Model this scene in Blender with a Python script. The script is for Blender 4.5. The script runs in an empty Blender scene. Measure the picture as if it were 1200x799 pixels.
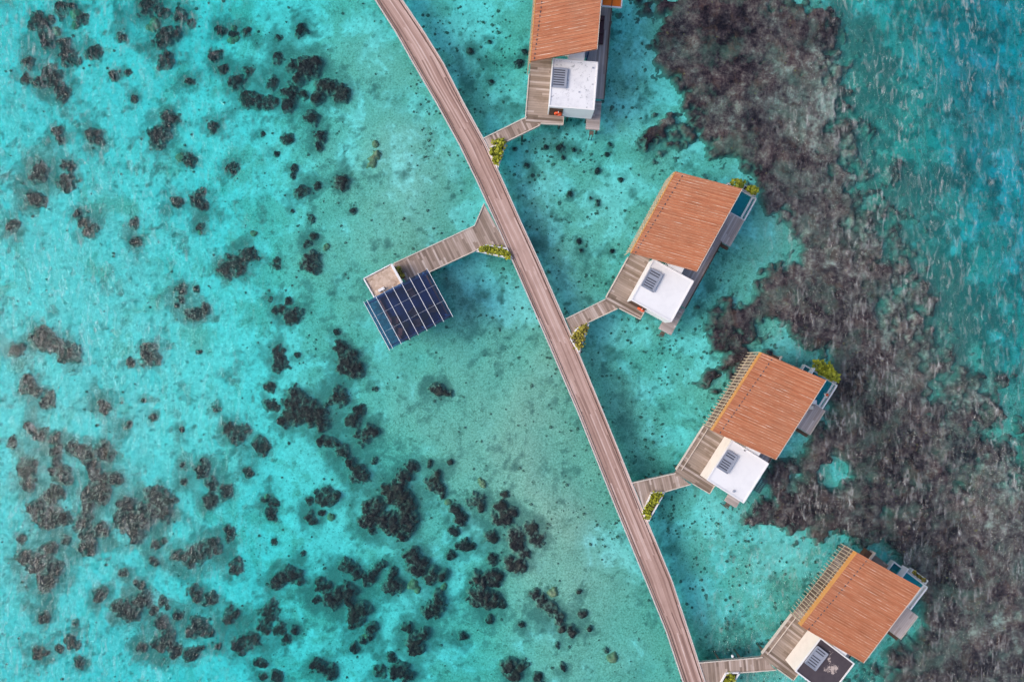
import bpy, bmesh, math, random
import numpy as np
from mathutils import Vector, Matrix

random.seed(7)
RNG = np.random.default_rng(7)
SC = bpy.context.scene
C = SC.collection
R = math.radians
CAM_H = 80.0

# ------------------------------------------------------------------ helpers
def P(px, py, z=0.0):
    """Place surveyed on the aerial photograph (1200 x 799) -> metres at height z."""
    s = (CAM_H - z) / CAM_H / 10.0
    return Vector(((px - 600) * s, (399.5 - py) * s, z))

def tag(o, label=None, cat=None, group=None, kind=None):
    if label: o['label'] = label
    if cat: o['category'] = cat
    if group: o['group'] = group
    if kind: o['kind'] = kind
    return o

MAT = {}
def empty(name, loc, rz=0.0):
    o = bpy.data.objects.new(name, None)
    o.empty_display_size = 0.5
    C.objects.link(o)
    o.location = loc
    o.rotation_euler = (0, 0, rz)
    MAT[o.name] = Matrix.Translation(Vector(loc)) @ Matrix.Rotation(rz, 4, 'Z')
    return o

class MB:
    """Collects faces, then builds ONE mesh object."""
    def __init__(self):
        self.v = []; self.f = []; self.uv = []; self.mi = []
    def face(self, pts, uvs=None, mi=0):
        n = len(self.v)
        self.v += [tuple(p) for p in pts]
        self.f.append(tuple(range(n, n + len(pts))))
        self.uv += [tuple(u) for u in (uvs or [(p[0], p[1]) for p in pts])]
        self.mi.append(mi)
    def prism(self, poly, z0, z1, d=(1, 0), mi=0, mside=None, off=(0, 0)):
        """Vertical prism over a counter-clockwise polygon; the boards of its top run along d."""
        mside = mi if mside is None else mside
        a = sum(poly[i][0] * poly[(i + 1) % len(poly)][1] - poly[(i + 1) % len(poly)][0] * poly[i][1] for i in range(len(poly)))
        if a < 0: poly = poly[::-1]
        l = math.hypot(*d); d = (d[0] / l, d[1] / l)
        zt = z1 if callable(z1) else (lambda x, y: z1)
        zb = z0 if callable(z0) else (lambda x, y: z0)
        uvf = lambda x, y: (x * d[0] + y * d[1] + off[0], -x * d[1] + y * d[0] + off[1])
        self.face([(x, y, zt(x, y)) for x, y in poly], [uvf(x, y) for x, y in poly], mi)
        self.face([(x, y, zb(x, y)) for x, y in poly[::-1]], [uvf(x, y) for x, y in poly[::-1]], mside)
        for i in range(len(poly)):
            (x0, y0), (x1, y1) = poly[i], poly[(i + 1) % len(poly)]
            L = math.hypot(x1 - x0, y1 - y0)
            self.face([(x0, y0, zb(x0, y0)), (x1, y1, zb(x1, y1)), (x1, y1, zt(x1, y1)), (x0, y0, zt(x0, y0))],
                      [(0, zb(x0, y0)), (L, zb(x0, y0)), (L, zt(x0, y0)), (0, zt(x0, y0))], mside)
    def box(self, x0, x1, y0, y1, z0, z1, d=(1, 0), mi=0):
        self.prism([(x0, y0), (x1, y0), (x1, y1), (x0, y1)], z0, z1, d, mi)
    def bar(self, a, b, w, h=None, mi=0):
        """Square bar from a to b."""
        a = Vector(a); b = Vector(b); h = h or w
        t = (b - a).normalized()
        up = Vector((0, 0, 1)) if abs(t.z) < 0.95 else Vector((0, 1, 0))
        s = t.cross(up).normalized() * w / 2
        n = s.cross(t).normalized() * h / 2
        c = [a - s - n, a + s - n, a + s + n, a - s + n, b - s - n, b + s - n, b + s + n, b - s + n]
        L = (b - a).length
        for q in ((0, 1, 5, 4), (1, 2, 6, 5), (2, 3, 7, 6), (3, 0, 4, 7)):
            self.face([c[i] for i in q], [(0, 0), (0, w), (L, w), (L, 0)], mi)
        self.face([c[i] for i in (3, 2, 1, 0)], None, mi)
        self.face([c[i] for i in (4, 5, 6, 7)], None, mi)
    def cyl(self, x, y, r, z0, z1, n=10, mi=0, r1=None):
        r1 = r if r1 is None else r1
        lo = [(x + r * math.cos(2 * math.pi * k / n), y + r * math.sin(2 * math.pi * k / n), z0) for k in range(n)]
        hi = [(x + r1 * math.cos(2 * math.pi * k / n), y + r1 * math.sin(2 * math.pi * k / n), z1) for k in range(n)]
        for k in range(n):
            j = (k + 1) % n
            self.face([lo[k], lo[j], hi[j], hi[k]], None, mi)
        self.face(hi, None, mi); self.face(lo[::-1], None, mi)
    def build(self, name, mats, parent=None, smooth=False):
        me = bpy.data.meshes.new(name)
        me.from_pydata(self.v, [], self.f)
        mats = mats if isinstance(mats, (list, tuple)) else [mats]
        for m in mats: me.materials.append(m)
        u = me.uv_layers.new(name='UVMap')
        u.data.foreach_set('uv', np.array(self.uv, dtype=np.float32).ravel())
        me.polygons.foreach_set('material_index', np.array(self.mi, dtype=np.int32))
        if smooth: me.polygons.foreach_set('use_smooth', np.ones(len(self.f), dtype=bool))
        me.update()
        o = bpy.data.objects.new(name, me)
        C.objects.link(o)
        o.parent = parent
        return o

def offset_line(pts, d):
    """Polyline moved sideways by d (to its left)."""
    out = []
    for i, p in enumerate(pts):
        a = pts[max(i - 1, 0)]; b = pts[min(i + 1, len(pts) - 1)]
        t = Vector((b[0] - a[0], b[1] - a[1])).normalized()
        out.append((p[0] - t.y * d, p[1] + t.x * d))
    return out

def strip(mb, pts, w, z0, z1, mi=0):
    """Beam of width w along a polyline (to its left side)."""
    q = offset_line(pts, w)
    s = 0
    for i in range(len(pts) - 1):
        mb.prism([pts[i], pts[i + 1], q[i + 1], q[i]], z0, z1, (pts[i + 1][0] - pts[i][0], pts[i + 1][1] - pts[i][1]), mi)

# numpy value noise
def _hash(ix, iy, seed):
    h = (ix.astype(np.int64) * 374761393 + iy.astype(np.int64) * 668265263 + seed * 974634777) & 0xFFFFFFFF
    h = ((h ^ (h >> 13)) * 1274126177) & 0xFFFFFFFF
    h = h ^ (h >> 16)
    return (h & 0xFFFFFF) / float(0xFFFFFF)
def vnoise(x, y, seed=0):
    ix = np.floor(x); iy = np.floor(y)
    fx = x - ix; fy = y - iy
    fx = fx * fx * (3 - 2 * fx); fy = fy * fy * (3 - 2 * fy)
    a = _hash(ix, iy, seed); b = _hash(ix + 1, iy, seed); c = _hash(ix, iy + 1, seed); d = _hash(ix + 1, iy + 1, seed)
    return (a * (1 - fx) + b * fx) * (1 - fy) + (c * (1 - fx) + d * fx) * fy
def fbm(x, y, seed=0, octv=4, gain=0.5):
    s = 0; a = 1; t = 0
    for k in range(octv):
        s = s + a * vnoise(x, y, seed + k * 17); t += a
        x = x * 2.03 + 11.3; y = y * 2.03 + 5.7; a *= gain
    return s / t            # 0..1
def sstep(a, b, x):
    t = np.clip((x - a) / (b - a), 0, 1)
    return t * t * (3 - 2 * t)
def blobs(px, py, L):
    """Sum of soft discs (x, y, radius, weight)."""
    s = np.zeros_like(px)
    for x, y, r, w in L:
        d2 = ((px - x) ** 2 + (py - y) ** 2) / (r * r)
        s += w * np.exp(-d2 * 1.2)
    return s

# ------------------------------------------------------------------ materials
class NT:
    def __init__(self, name):
        self.m = bpy.data.materials.new(name); self.m.use_nodes = True
        self.t = self.m.node_tree; self.t.nodes.clear()
        self.out = self.t.nodes.new('ShaderNodeOutputMaterial')
    def n(self, ty, **kw):
        nd = self.t.nodes.new(ty)
        for k, v in kw.items():
            if k.startswith('i_'):
                key = k[2:]
                key = int(key) if key.isdigit() else key.replace('_', ' ')
                self.set(nd.inputs[key], v)
            else:
                setattr(nd, k, v)
        return nd
    def set(self, sock, v):
        if isinstance(v, bpy.types.NodeSocket): self.t.links.new(v, sock)
        elif isinstance(v, (tuple, list)) and len(v) == 3 and sock.type == 'RGBA': sock.default_value = (*v, 1)
        else: sock.default_value = v
    def math(self, op, a, b=0.0, c=None, clamp=False):
        nd = self.n('ShaderNodeMath', operation=op, use_clamp=clamp)
        self.set(nd.inputs[0], a); self.set(nd.inputs[1], b)
        if c is not None: self.set(nd.inputs[2], c)
        return nd.outputs[0]
    def noise(self, vec, scale=1.0, detail=2.0, rough=0.5, dist=0.0):
        nd = self.n('ShaderNodeTexNoise', i_Vector=vec, i_Scale=scale, i_Detail=detail, i_Roughness=rough, i_Distortion=dist)
        return nd.outputs[0]
    def ramp(self, fac, stops):
        nd = self.n('ShaderNodeValToRGB')
        self.set(nd.inputs[0], fac)
        e = nd.color_ramp.elements
        while len(e) < len(stops): e.new(0.5)
        for k, (p, c) in enumerate(stops):
            e[k].position = p
            e[k].color = (*c, 1) if isinstance(c, (tuple, list)) else (c, c, c, 1)
        return nd.outputs[0]
    def mix(self, fac, a, b, mode='MIX'):
        nd = self.n('ShaderNodeMix', data_type='RGBA', blend_type=mode)
        self.set(nd.inputs[0], fac); self.set(nd.inputs[6], a); self.set(nd.inputs[7], b)
        return nd.outputs[2]
    def pos(self): return self.n('ShaderNodeNewGeometry').outputs['Position']
    def obj(self): return self.n('ShaderNodeTexCoord').outputs['Object']
    def uv(self): return self.n('ShaderNodeUVMap', uv_map='UVMap').outputs[0]
    def attr(self, name): return self.n('ShaderNodeAttribute', attribute_name=name).outputs['Fac']
    def scale(self, vec, s, rot=0.0):
        nd = self.n('ShaderNodeMapping', i_Vector=vec)
        nd.inputs['Scale'].default_value = s
        nd.inputs['Rotation'].default_value = (0, 0, rot)
        return nd.outputs[0]
    def principled(self, color, rough=0.7, bump=None, bd=0.02, bs=0.5, spec=0.5, metallic=0.0):
        nd = self.n('ShaderNodeBsdfPrincipled')
        self.set(nd.inputs['Base Color'], color); self.set(nd.inputs['Roughness'], rough)
        nd.inputs['Specular IOR Level'].default_value = spec
        nd.inputs['Metallic'].default_value = metallic
        if bump is not None:
            b = self.n('ShaderNodeBump', i_Height=bump, i_Distance=bd, i_Strength=bs)
            self.t.links.new(b.outputs[0], nd.inputs['Normal'])
        self.t.links.new(nd.outputs[0], self.out.inputs[0])
        return self.m

def mat_plain(name, col, rough=0.6, var=0.12, scale=3.0, spec=0.4, metallic=0.0):
    t = NT(name)
    n = t.noise(t.pos(), scale, 4, 0.6)
    c = t.mix(n, tuple(x * (1 - var) for x in col), tuple(min(1, x * (1 + var)) for x in col))
    return t.principled(c, rough, n, 0.01, 0.3, spec, metallic)

def mat_boards(name, cols, w=0.16, stain=(0.10, 0.075, 0.06), stain_amt=0.35, gap=0.35, length=3.4):
    """Weathered boards: every board its own tone, ends staggered, dark gaps, long grain streaks."""
    t = NT(name)
    uv = t.uv()
    sep = t.n('ShaderNodeSeparateXYZ', i_0=uv)
    bi = t.math('FLOOR', t.math('DIVIDE', sep.outputs[1], w))
    rnd = t.n('ShaderNodeTexWhiteNoise', noise_dimensions='1D', i_W=bi).outputs[0]
    along = t.math('FLOOR', t.math('ADD', t.math('DIVIDE', sep.outputs[0], length), t.math('MULTIPLY', rnd, 7.3)))
    v2 = t.n('ShaderNodeCombineXYZ', i_0=bi, i_1=along)
    rnd2 = t.n('ShaderNodeTexWhiteNoise', noise_dimensions='2D', i_Vector=v2.outputs[0]).outputs[0]
    streak = t.noise(t.scale(uv, (0.25, 2.6, 1)), 1.0, 4, 0.65)
    f = t.math('ADD', t.math('MULTIPLY', rnd2, 0.62), t.math('MULTIPLY', streak, 0.5))
    col = t.ramp(f, [(0.12, cols[0]), (0.42, cols[1]), (0.72, cols[2]), (0.98, cols[3])])
    blot = t.noise(t.pos(), 0.45, 4, 0.6)
    bf = t.math('MULTIPLY', t.ramp(blot, [(0.5, 0.0), (0.75, 1.0)]), stain_amt)
    col = t.mix(bf, col, stain)
    fr = t.math('FRACT', t.math('DIVIDE', sep.outputs[1], w))
    g = t.math('MULTIPLY', t.math('GREATER_THAN', t.math('ABSOLUTE', t.math('SUBTRACT', fr, 0.5)), 0.45), gap)
    col = t.mix(g, col, (0.02, 0.017, 0.015))
    return t.principled(col, 0.8, t.math('SUBTRACT', streak, t.math('MULTIPLY', g, 2.0)), 0.01, 0.5, 0.25)

M = {}
M['boardwalk'] = mat_boards('boardwalk_wood', [(0.17, 0.10, 0.085), (0.37, 0.235, 0.195), (0.52, 0.355, 0.305), (0.68, 0.53, 0.48)], 0.165, (0.22, 0.12, 0.09), 0.3, 0.25, 9.0)
M['bridge'] = mat_boards('bridge_wood', [(0.14, 0.10, 0.08), (0.30, 0.225, 0.18), (0.43, 0.335, 0.285), (0.62, 0.53, 0.48)], 0.24, (0.19, 0.13, 0.09), 0.35, 0.35, 4.0)
M['deck'] = mat_boards('deck_wood', [(0.11, 0.08, 0.06), (0.23, 0.175, 0.135), (0.35, 0.275, 0.225), (0.54, 0.46, 0.42)], 0.26, (0.14, 0.095, 0.06), 0.6, 0.4, 4.0)
M['lounge'] = mat_boards('lounge_wood', [(0.27, 0.22, 0.20), (0.39, 0.33, 0.305), (0.48, 0.415, 0.39), (0.60, 0.54, 0.52)], 0.22, (0.2, 0.16, 0.16), 0.2, 0.4, 4.0)
M['edge'] = mat_plain('weathered_edge_beam', (0.60, 0.53, 0.46), 0.7, 0.18, 1.5)
M['edge_white'] = mat_plain('pale_edge_beam', (0.56, 0.50, 0.47), 0.7, 0.15, 1.2)
M['pile'] = mat_plain('pile_timber', (0.13, 0.10, 0.08), 0.8, 0.3, 2.0)
M['brown'] = mat_plain('dark_brown_timber', (0.09, 0.05, 0.032), 0.7, 0.35, 2.0)
M['white'] = mat_plain('white_paint', (0.80, 0.79, 0.79), 0.5, 0.04, 2.0)
M['rim'] = mat_plain('pale_pool_stone', (0.60, 0.62, 0.60), 0.5, 0.1, 3.0)
M['steel'] = mat_plain('white_steel', (0.78, 0.79, 0.82), 0.35, 0.04, 2.0)
M['grey'] = mat_plain('grey_louvre_metal', (0.30, 0.33, 0.40), 0.45, 0.12, 4.0)
M['darkslot'] = mat_plain('dark_dash', (0.06, 0.065, 0.085), 0.6, 0.2, 4.0)
M['slat'] = mat_plain('pale_slat_timber', (0.60, 0.48, 0.34), 0.7, 0.25, 1.5)
M['fascia'] = mat_plain('orange_fascia', (0.62, 0.29, 0.085), 0.6, 0.15, 1.0)
M['cushion'] = mat_plain('red_brown_fabric', (0.80, 0.22, 0.12), 0.9, 0.2, 5.0)
M['orange_red'] = mat_plain('orange_red_paint', (0.75, 0.10, 0.03), 0.45, 0.12, 5.0)
M['orange_cloth'] = mat_plain('bright_orange_cloth', (0.88, 0.19, 0.02), 0.85, 0.12, 3.0)
M['pav_floor'] = mat_boards('navy_boards', [(0.025, 0.045, 0.10), (0.04, 0.07, 0.17), (0.05, 0.085, 0.21), (0.09, 0.12, 0.26)], 0.25)
M['soil'] = mat_plain('dark_soil', (0.06, 0.045, 0.03), 0.95, 0.4, 6.0)
M['tile'] = mat_plain('pool_tile', (0.08, 0.36, 0.40), 0.4, 0.35, 2.5)
M['towel'] = mat_plain('cream_cloth', (0.72, 0.66, 0.56), 0.9, 0.08, 6.0)

def mat_plaster(name, base, dirt, amt, speck=0.0, cut=0.55):
    t = NT(name)
    p = t.pos()
    n1 = t.noise(p, 0.8, 5, 0.65)
    n2 = t.noise(p, 3.2, 4, 0.7)
    c = t.mix(t.math('MULTIPLY', t.ramp(n1, [(0.45, 0.0), (0.75, 1.0)]), amt), base, dirt)
    if speck:
        s = t.math('MULTIPLY', t.ramp(n2, [(cut, 0.0), (cut + 0.1, 1.0)]), speck)
        c = t.mix(s, c, tuple(x * 0.55 for x in dirt))
    return t.principled(c, 0.75, n2, 0.01, 0.3, 0.3)
M['plaster'] = mat_plaster('white_plaster', (0.80, 0.80, 0.81), (0.60, 0.60, 0.63), 0.35)
M['plaster_stained'] = mat_plaster('stained_white_plaster', (0.78, 0.78, 0.80), (0.50, 0.51, 0.55), 0.6, 0.75, 0.57)
M['plaster_wall'] = mat_plaster('cream_wall_plaster', (0.82, 0.77, 0.71), (0.60, 0.54, 0.48), 0.4)
M['grime'] = mat_plaster('dark_grimy_roof', (0.060, 0.050, 0.062), (0.10, 0.085, 0.09), 0.6, 0.0)

def mat_flaked():
    t = NT('dark_roof_with_flaked_paint')
    p = t.pos()
    base = t.mix(t.noise(p, 1.2, 4, 0.6), (0.045, 0.036, 0.048), (0.095, 0.078, 0.088))
    a = t.attr('flake')
    n = t.noise(p, 3.4, 5, 0.75)
    f = t.ramp(t.math('ADD', n, t.math('MULTIPLY', t.math('SUBTRACT', a, 1.0), 0.35)), [(0.50, 0.0), (0.56, 1.0)])
    c = t.mix(t.math('MULTIPLY', f, 0.8), base, (0.60, 0.50, 0.45))
    return t.principled(c, 0.8, n, 0.01, 0.3, 0.3)
M['flaked'] = mat_flaked()

def mat_roof():
    """Terracotta sheet roof: fine courses along the ribs, faded and browner patches."""
    t = NT('terracotta_roof')
    uv = t.uv()
    sep = t.n('ShaderNodeSeparateXYZ', i_0=uv)
    course = t.math('FLOOR', t.math('DIVIDE', sep.outputs[1], 0.135))
    r1 = t.n('ShaderNodeTexWhiteNoise', noise_dimensions='1D', i_W=course).outputs[0]
    st = t.noise(t.scale(uv, (0.35, 5.0, 1)), 1.0, 4, 0.65)
    big = t.noise(uv, 0.5, 4, 0.6)
    f = t.math('ADD', t.math('ADD', t.math('MULTIPLY', r1, 0.26), t.math('MULTIPLY', st, 0.40)), t.math('MULTIPLY', big, 0.42))
    col = t.ramp(f, [(0.28, (0.28, 0.10, 0.046)), (0.45, (0.41, 0.150, 0.075)), (0.60, (0.49, 0.19, 0.098)), (0.82, (0.58, 0.28, 0.155))])
    fr = t.math('FRACT', t.math('DIVIDE', sep.outputs[1], 0.135))
    g = t.math('MULTIPLY', t.math('LESS_THAN', fr, 0.18), 0.35)
    col = t.mix(g, col, (0.16, 0.05, 0.03))
    fade = t.noise(t.pos(), 0.22, 4, 0.65)
    col = t.mix(t.math('MULTIPLY', t.ramp(fade, [(0.45, 0.0), (0.72, 1.0)]), 0.4), col, (0.33, 0.17, 0.11))
    return t.principled(col, 0.75, st, 0.01, 0.4, 0.25)
M['roof'] = mat_roof()
def mat_rib():
    t = NT('faded_roof_rib')
    uv = t.uv()
    st = t.noise(t.scale(uv, (0.55, 0.9, 1)), 1.0, 4, 0.7)
    col = t.ramp(st, [(0.40, (0.42, 0.145, 0.07)), (0.54, (0.52, 0.27, 0.16)), (0.70, (0.72, 0.56, 0.45))])
    return t.principled(col, 0.7, None, 0.01, 0.4, 0.25)
M['rib'] = mat_rib()

def mat_leaf(name, a, b, c):
    t = NT(name)
    r = t.n('ShaderNodeNewGeometry').outputs['Random Per Island']
    col = t.ramp(r, [(0.1, a), (0.5, b), (0.92, c)])
    return t.principled(col, 0.6, None, 0.01, 0.3, 0.3)
M['leaf'] = mat_leaf('yellow_green_leaf', (0.15, 0.17, 0.015), (0.28, 0.30, 0.02), (0.39, 0.40, 0.03))
M['leaf_dry'] = mat_leaf('olive_leaf', (0.10, 0.075, 0.03), (0.28, 0.25, 0.03), (0.45, 0.38, 0.06))

def mat_gravel():
    t = NT('tan_pebbles')
    p = t.pos()
    v = t.n('ShaderNodeTexVoronoi', i_Vector=p, i_Scale=4.0)
    n = t.noise(p, 1.3, 5, 0.65, 0.6)
    c = t.mix(v.outputs['Color'], (0.42, 0.30, 0.22), (0.66, 0.52, 0.42))
    c = t.mix(t.ramp(n, [(0.56, 0.0), (0.66, 0.75)]), c, (0.24, 0.14, 0.09))
    return t.principled(c, 0.9, v.outputs['Distance'], 0.03, 0.5, 0.2)
M['gravel'] = mat_gravel()

def mat_tinted_glass():
    t = NT('blue_tinted_glass')
    tr = t.n('ShaderNodeBsdfTransparent', i_Color=(0.33, 0.48, 0.68))
    gl = t.n('ShaderNodeBsdfGlossy', i_Color=(0.9, 0.95, 1.0), i_Roughness=0.05)
    mx = t.n('ShaderNodeMixShader', i_0=0.05)
    t.t.links.new(tr.outputs[0], mx.inputs[1]); t.t.links.new(gl.outputs[0], mx.inputs[2])
    t.t.links.new(mx.outputs[0], t.out.inputs[0])
    return t.m
M['glass'] = mat_tinted_glass()

def mat_water(pool=False):
    """Clear sea water: weak Fresnel reflection over a rippled surface, red light absorbed with depth."""
    t = NT('pool_water' if pool else 'sea_water')
    p = t.pos()
    if pool:
        h = t.noise(p, 2.0, 2, 0.5)
        bump = t.n('ShaderNodeBump', i_Height=h, i_Distance=0.03, i_Strength=1.0).outputs[0]
        h = None
    else:
        sx = t.n('ShaderNodeSeparateXYZ', i_0=p)
        x, y = sx.outputs[0], sx.outputs[1]
        # the lagoon between the boardwalk and the villas is sheltered, open water on either side is choppy
        west = t.math('SMOOTH_MIN', 1.0, t.math('MAXIMUM', t.math('DIVIDE', t.math('SUBTRACT', -24.0, x), 26.0), 0.0), 0.2)
        east = t.math('SMOOTH_MIN', 1.0, t.math('MAXIMUM', t.math('DIVIDE', t.math('SUBTRACT', t.math('SUBTRACT', x, 22.0), t.math('MULTIPLY', y, 0.12)), 16.0), 0.0), 0.2)
        gust = t.ramp(t.noise(p, 0.07, 3, 0.6), [(0.3, 0.45), (0.7, 1.25)])
        chop = t.math('MULTIPLY', t.math('ADD', t.math('MULTIPLY', west, WEST), t.math('MULTIPLY', east, EAST)), gust)
        a = t.noise(t.scale(p, (1.35, 0.62, 1), R(-18)), 1.0, 4, 0.6, 1.2)
        b = t.noise(t.scale(p, (2.6, 1.2, 1), R(14)), 1.0, 3, 0.6, 0.8)
        f = t.noise(t.scale(p, (2.6, 2.0, 1), R(35)), 1.0, 3, 0.6)
        h1 = t.math('ADD', a, t.math('MULTIPLY', b, 0.45))
        h = t.math('ADD', t.math('MULTIPLY', h1, chop), t.math('MULTIPLY', f, 0.05))
        bump = t.n('ShaderNodeBump', i_Height=h, i_Distance=1.0, i_Strength=1.0).outputs[0]
    inc = t.n('ShaderNodeNewGeometry').outputs['Incoming']
    dt = t.n('ShaderNodeVectorMath', operation='DOT_PRODUCT', i_0=bump, i_1=inc).outputs['Value']
    fz = t.math('SUBTRACT', 1.0, t.math('ABSOLUTE', dt), clamp=True)
    fr = t.math('ADD', 0.02, t.math('MULTIPLY', t.math('POWER', fz, 5.0), 0.98))
    if not pool:
        # wave glints painted in as pale diffuse flecks, only where the water is choppy
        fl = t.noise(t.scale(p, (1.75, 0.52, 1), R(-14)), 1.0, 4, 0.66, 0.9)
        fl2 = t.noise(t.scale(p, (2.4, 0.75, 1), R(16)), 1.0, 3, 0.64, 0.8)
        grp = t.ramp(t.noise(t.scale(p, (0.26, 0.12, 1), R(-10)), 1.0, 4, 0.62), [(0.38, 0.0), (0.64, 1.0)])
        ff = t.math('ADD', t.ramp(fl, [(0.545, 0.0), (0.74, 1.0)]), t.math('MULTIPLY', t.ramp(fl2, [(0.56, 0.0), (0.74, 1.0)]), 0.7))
        glint = t.math('MULTIPLY', t.math('MULTIPLY', ff, t.math('ADD', t.math('MULTIPLY', grp, 0.8), 0.2)), t.math('MULTIPLY', t.math('ADD', west, t.math('MULTIPLY', east, 1.35)), GLINT), clamp=True)
    tr = t.n('ShaderNodeBsdfTransparent', i_Color=((0.45, 0.88, 0.92) if pool else (1, 1, 1)))
    gl = t.n('ShaderNodeBsdfGlossy', i_Color=(1, 1, 1), i_Roughness=0.05, i_Normal=bump)
    mx = t.n('ShaderNodeMixShader', i_0=fr)
    t.t.links.new(tr.outputs[0], mx.inputs[1]); t.t.links.new(gl.outputs[0], mx.inputs[2])
    sf = mx.outputs[0]
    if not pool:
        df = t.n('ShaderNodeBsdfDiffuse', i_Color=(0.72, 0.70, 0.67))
        m2 = t.n('ShaderNodeMixShader', i_0=glint)
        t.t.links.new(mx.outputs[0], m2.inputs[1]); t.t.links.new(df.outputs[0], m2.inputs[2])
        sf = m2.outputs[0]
    t.t.links.new(sf, t.out.inputs[0])
    if not pool:
        va = t.n('ShaderNodeVolumeAbsorption', i_Color=(1 - ABS[0] / 1.0, 1 - ABS[1] / 1.0, 1 - ABS[2] / 1.0), i_Density=1.0)
        t.t.links.new(va.outputs[0], t.out.inputs[1])
    return t.m

# tuning
WEST, EAST = 0.22, 0.5
GLINT = 0.42  # strength of the glints painted on the water
ABS = (0.49, 0.029, 0.014)
SUN_STRENGTH, SUN_ANGLE, SUN_ELEV, SUN_AZ = 0.42, 22.0, 40.0, 264.0
SKY_STRENGTH = 0.15
EXPOSURE = 0.62
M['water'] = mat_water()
M['pool_water'] = mat_water(True)

def mat_seabed():
    t = NT('lagoon_bed')
    p = t.pos()
    turf, dim = t.attr('turf'), t.attr('dim')
    n0 = t.noise(p, 0.20, 10, 0.70, 0.35)
    n1 = t.noise(p, 1.7, 6, 0.74)
    n2 = t.noise(p, 5.0, 3, 0.7)
    n3 = t.noise(p, 0.55, 8, 0.72, 0.2)
    sand = t.mix(t.ramp(n1, [(0.32, 0.0), (0.68, 1.0)]), (0.52, 0.51, 0.44), (0.90, 0.88, 0.81))
    sand = t.mix(t.math('MULTIPLY', t.ramp(n3, [(0.50, 0.0), (0.62, 1.0)]), 0.45), sand, (0.50, 0.51, 0.43))
    # turf algae grows in a mottled net over the sand
    tf = t.math('ADD', t.math('MULTIPLY', turf, 0.16), n0)
    tf = t.ramp(tf, [(0.54, 0.0), (0.61, 0.72), (0.73, 0.93)])
    algae = t.mix(t.ramp(n2, [(0.3, 0.0), (0.7, 1.0)]), (0.25, 0.265, 0.185), (0.66, 0.61, 0.48))
    algae = t.mix(t.math('MULTIPLY', t.ramp(n3, [(0.52, 0.0), (0.66, 1.0)]), 0.5), algae, (0.17, 0.19, 0.14))
    c = t.mix(tf, sand, algae)
    # broken dim patches of weed and rubble
    df = t.math('ADD', t.math('MULTIPLY', dim, 0.30), t.math('ADD', t.math('MULTIPLY', n3, 0.6), t.math('MULTIPLY', n1, 0.4)))
    c = t.mix(t.ramp(df, [(0.575, 0.0), (0.67, 0.55), (0.82, 0.92)]), c, t.mix(n2, (0.06, 0.075, 0.062), (0.27, 0.30, 0.25)))
    # scattered dark specks
    v = t.n('ShaderNodeTexVoronoi', i_Vector=p, i_Scale=1.15)
    rr = t.n('ShaderNodeSeparateColor', i_0=v.outputs['Color'])
    rad = t.math('MULTIPLY', t.math('POWER', rr.outputs[0], 2.5), 0.36)
    ds = t.math('ADD', v.outputs['Distance'], t.math('MULTIPLY', t.math('SUBTRACT', n2, 0.5), 0.9))
    sp = t.math('SUBTRACT', 1.0, t.math('DIVIDE', t.math('SUBTRACT', ds, t.math('SUBTRACT', rad, 0.12)), 0.16), clamp=True)
    c = t.mix(t.math('MULTIPLY', sp, 0.55), c, (0.12, 0.15, 0.11))
    g = t.ramp(t.noise(p, 3.3, 3, 0.7), [(0.57, 0.0), (0.68, 1.0)])
    c = t.mix(t.math('MULTIPLY', g, 0.55), c, (0.15, 0.17, 0.13))
    return t.principled(c, 0.95, n1, 0.06, 0.6, 0.0)
M['seabed'] = mat_seabed()

def mat_coral(name, dark, mid, light, tint, rim=False):
    t = NT(name)
    p = t.pos()
    n1 = t.noise(p, 1.4, 4, 0.65)
    n2 = t.noise(p, 4.5, 3, 0.7)
    f = t.math('ADD', t.math('MULTIPLY', n1, 0.5), t.math('MULTIPLY', n2, 0.5))
    c = t.ramp(f, [(0.34, dark), (0.52, mid), (0.70, light)])
    c = t.mix(t.math('MULTIPLY', t.ramp(t.noise(p, 0.35, 3, 0.6), [(0.45, 0.0), (0.7, 1.0)]), 0.5), c, tint)
    if rim:
        # towards its rim the head breaks up into algae and sand
        e = t.math('ADD', t.attr('core'), t.math('MULTIPLY', t.math('SUBTRACT', t.noise(p, 2.2, 4, 0.7), 0.5), 1.5))
        c = t.mix(t.ramp(e, [(0.05, 0.95), (0.70, 0.0)]), c, t.mix(n2, (0.10, 0.13, 0.10), (0.42, 0.42, 0.34)))
    return t.principled(c, 0.95, n2, 0.12, 0.8, 0.0)
M['coral'] = mat_coral('dark_brown_coral', (0.011, 0.009, 0.010), (0.040, 0.029, 0.030), (0.20, 0.145, 0.12), (0.062, 0.048, 0.034), True)
M['coral_tan'] = mat_coral('tan_coral', (0.16, 0.13, 0.07), (0.34, 0.27, 0.16), (0.46, 0.38, 0.25), (0.30, 0.25, 0.13))
M['rubble'] = mat_coral('rubble', (0.08, 0.088, 0.07), (0.17, 0.18, 0.14), (0.30, 0.29, 0.22), (0.14, 0.15, 0.11))

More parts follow.
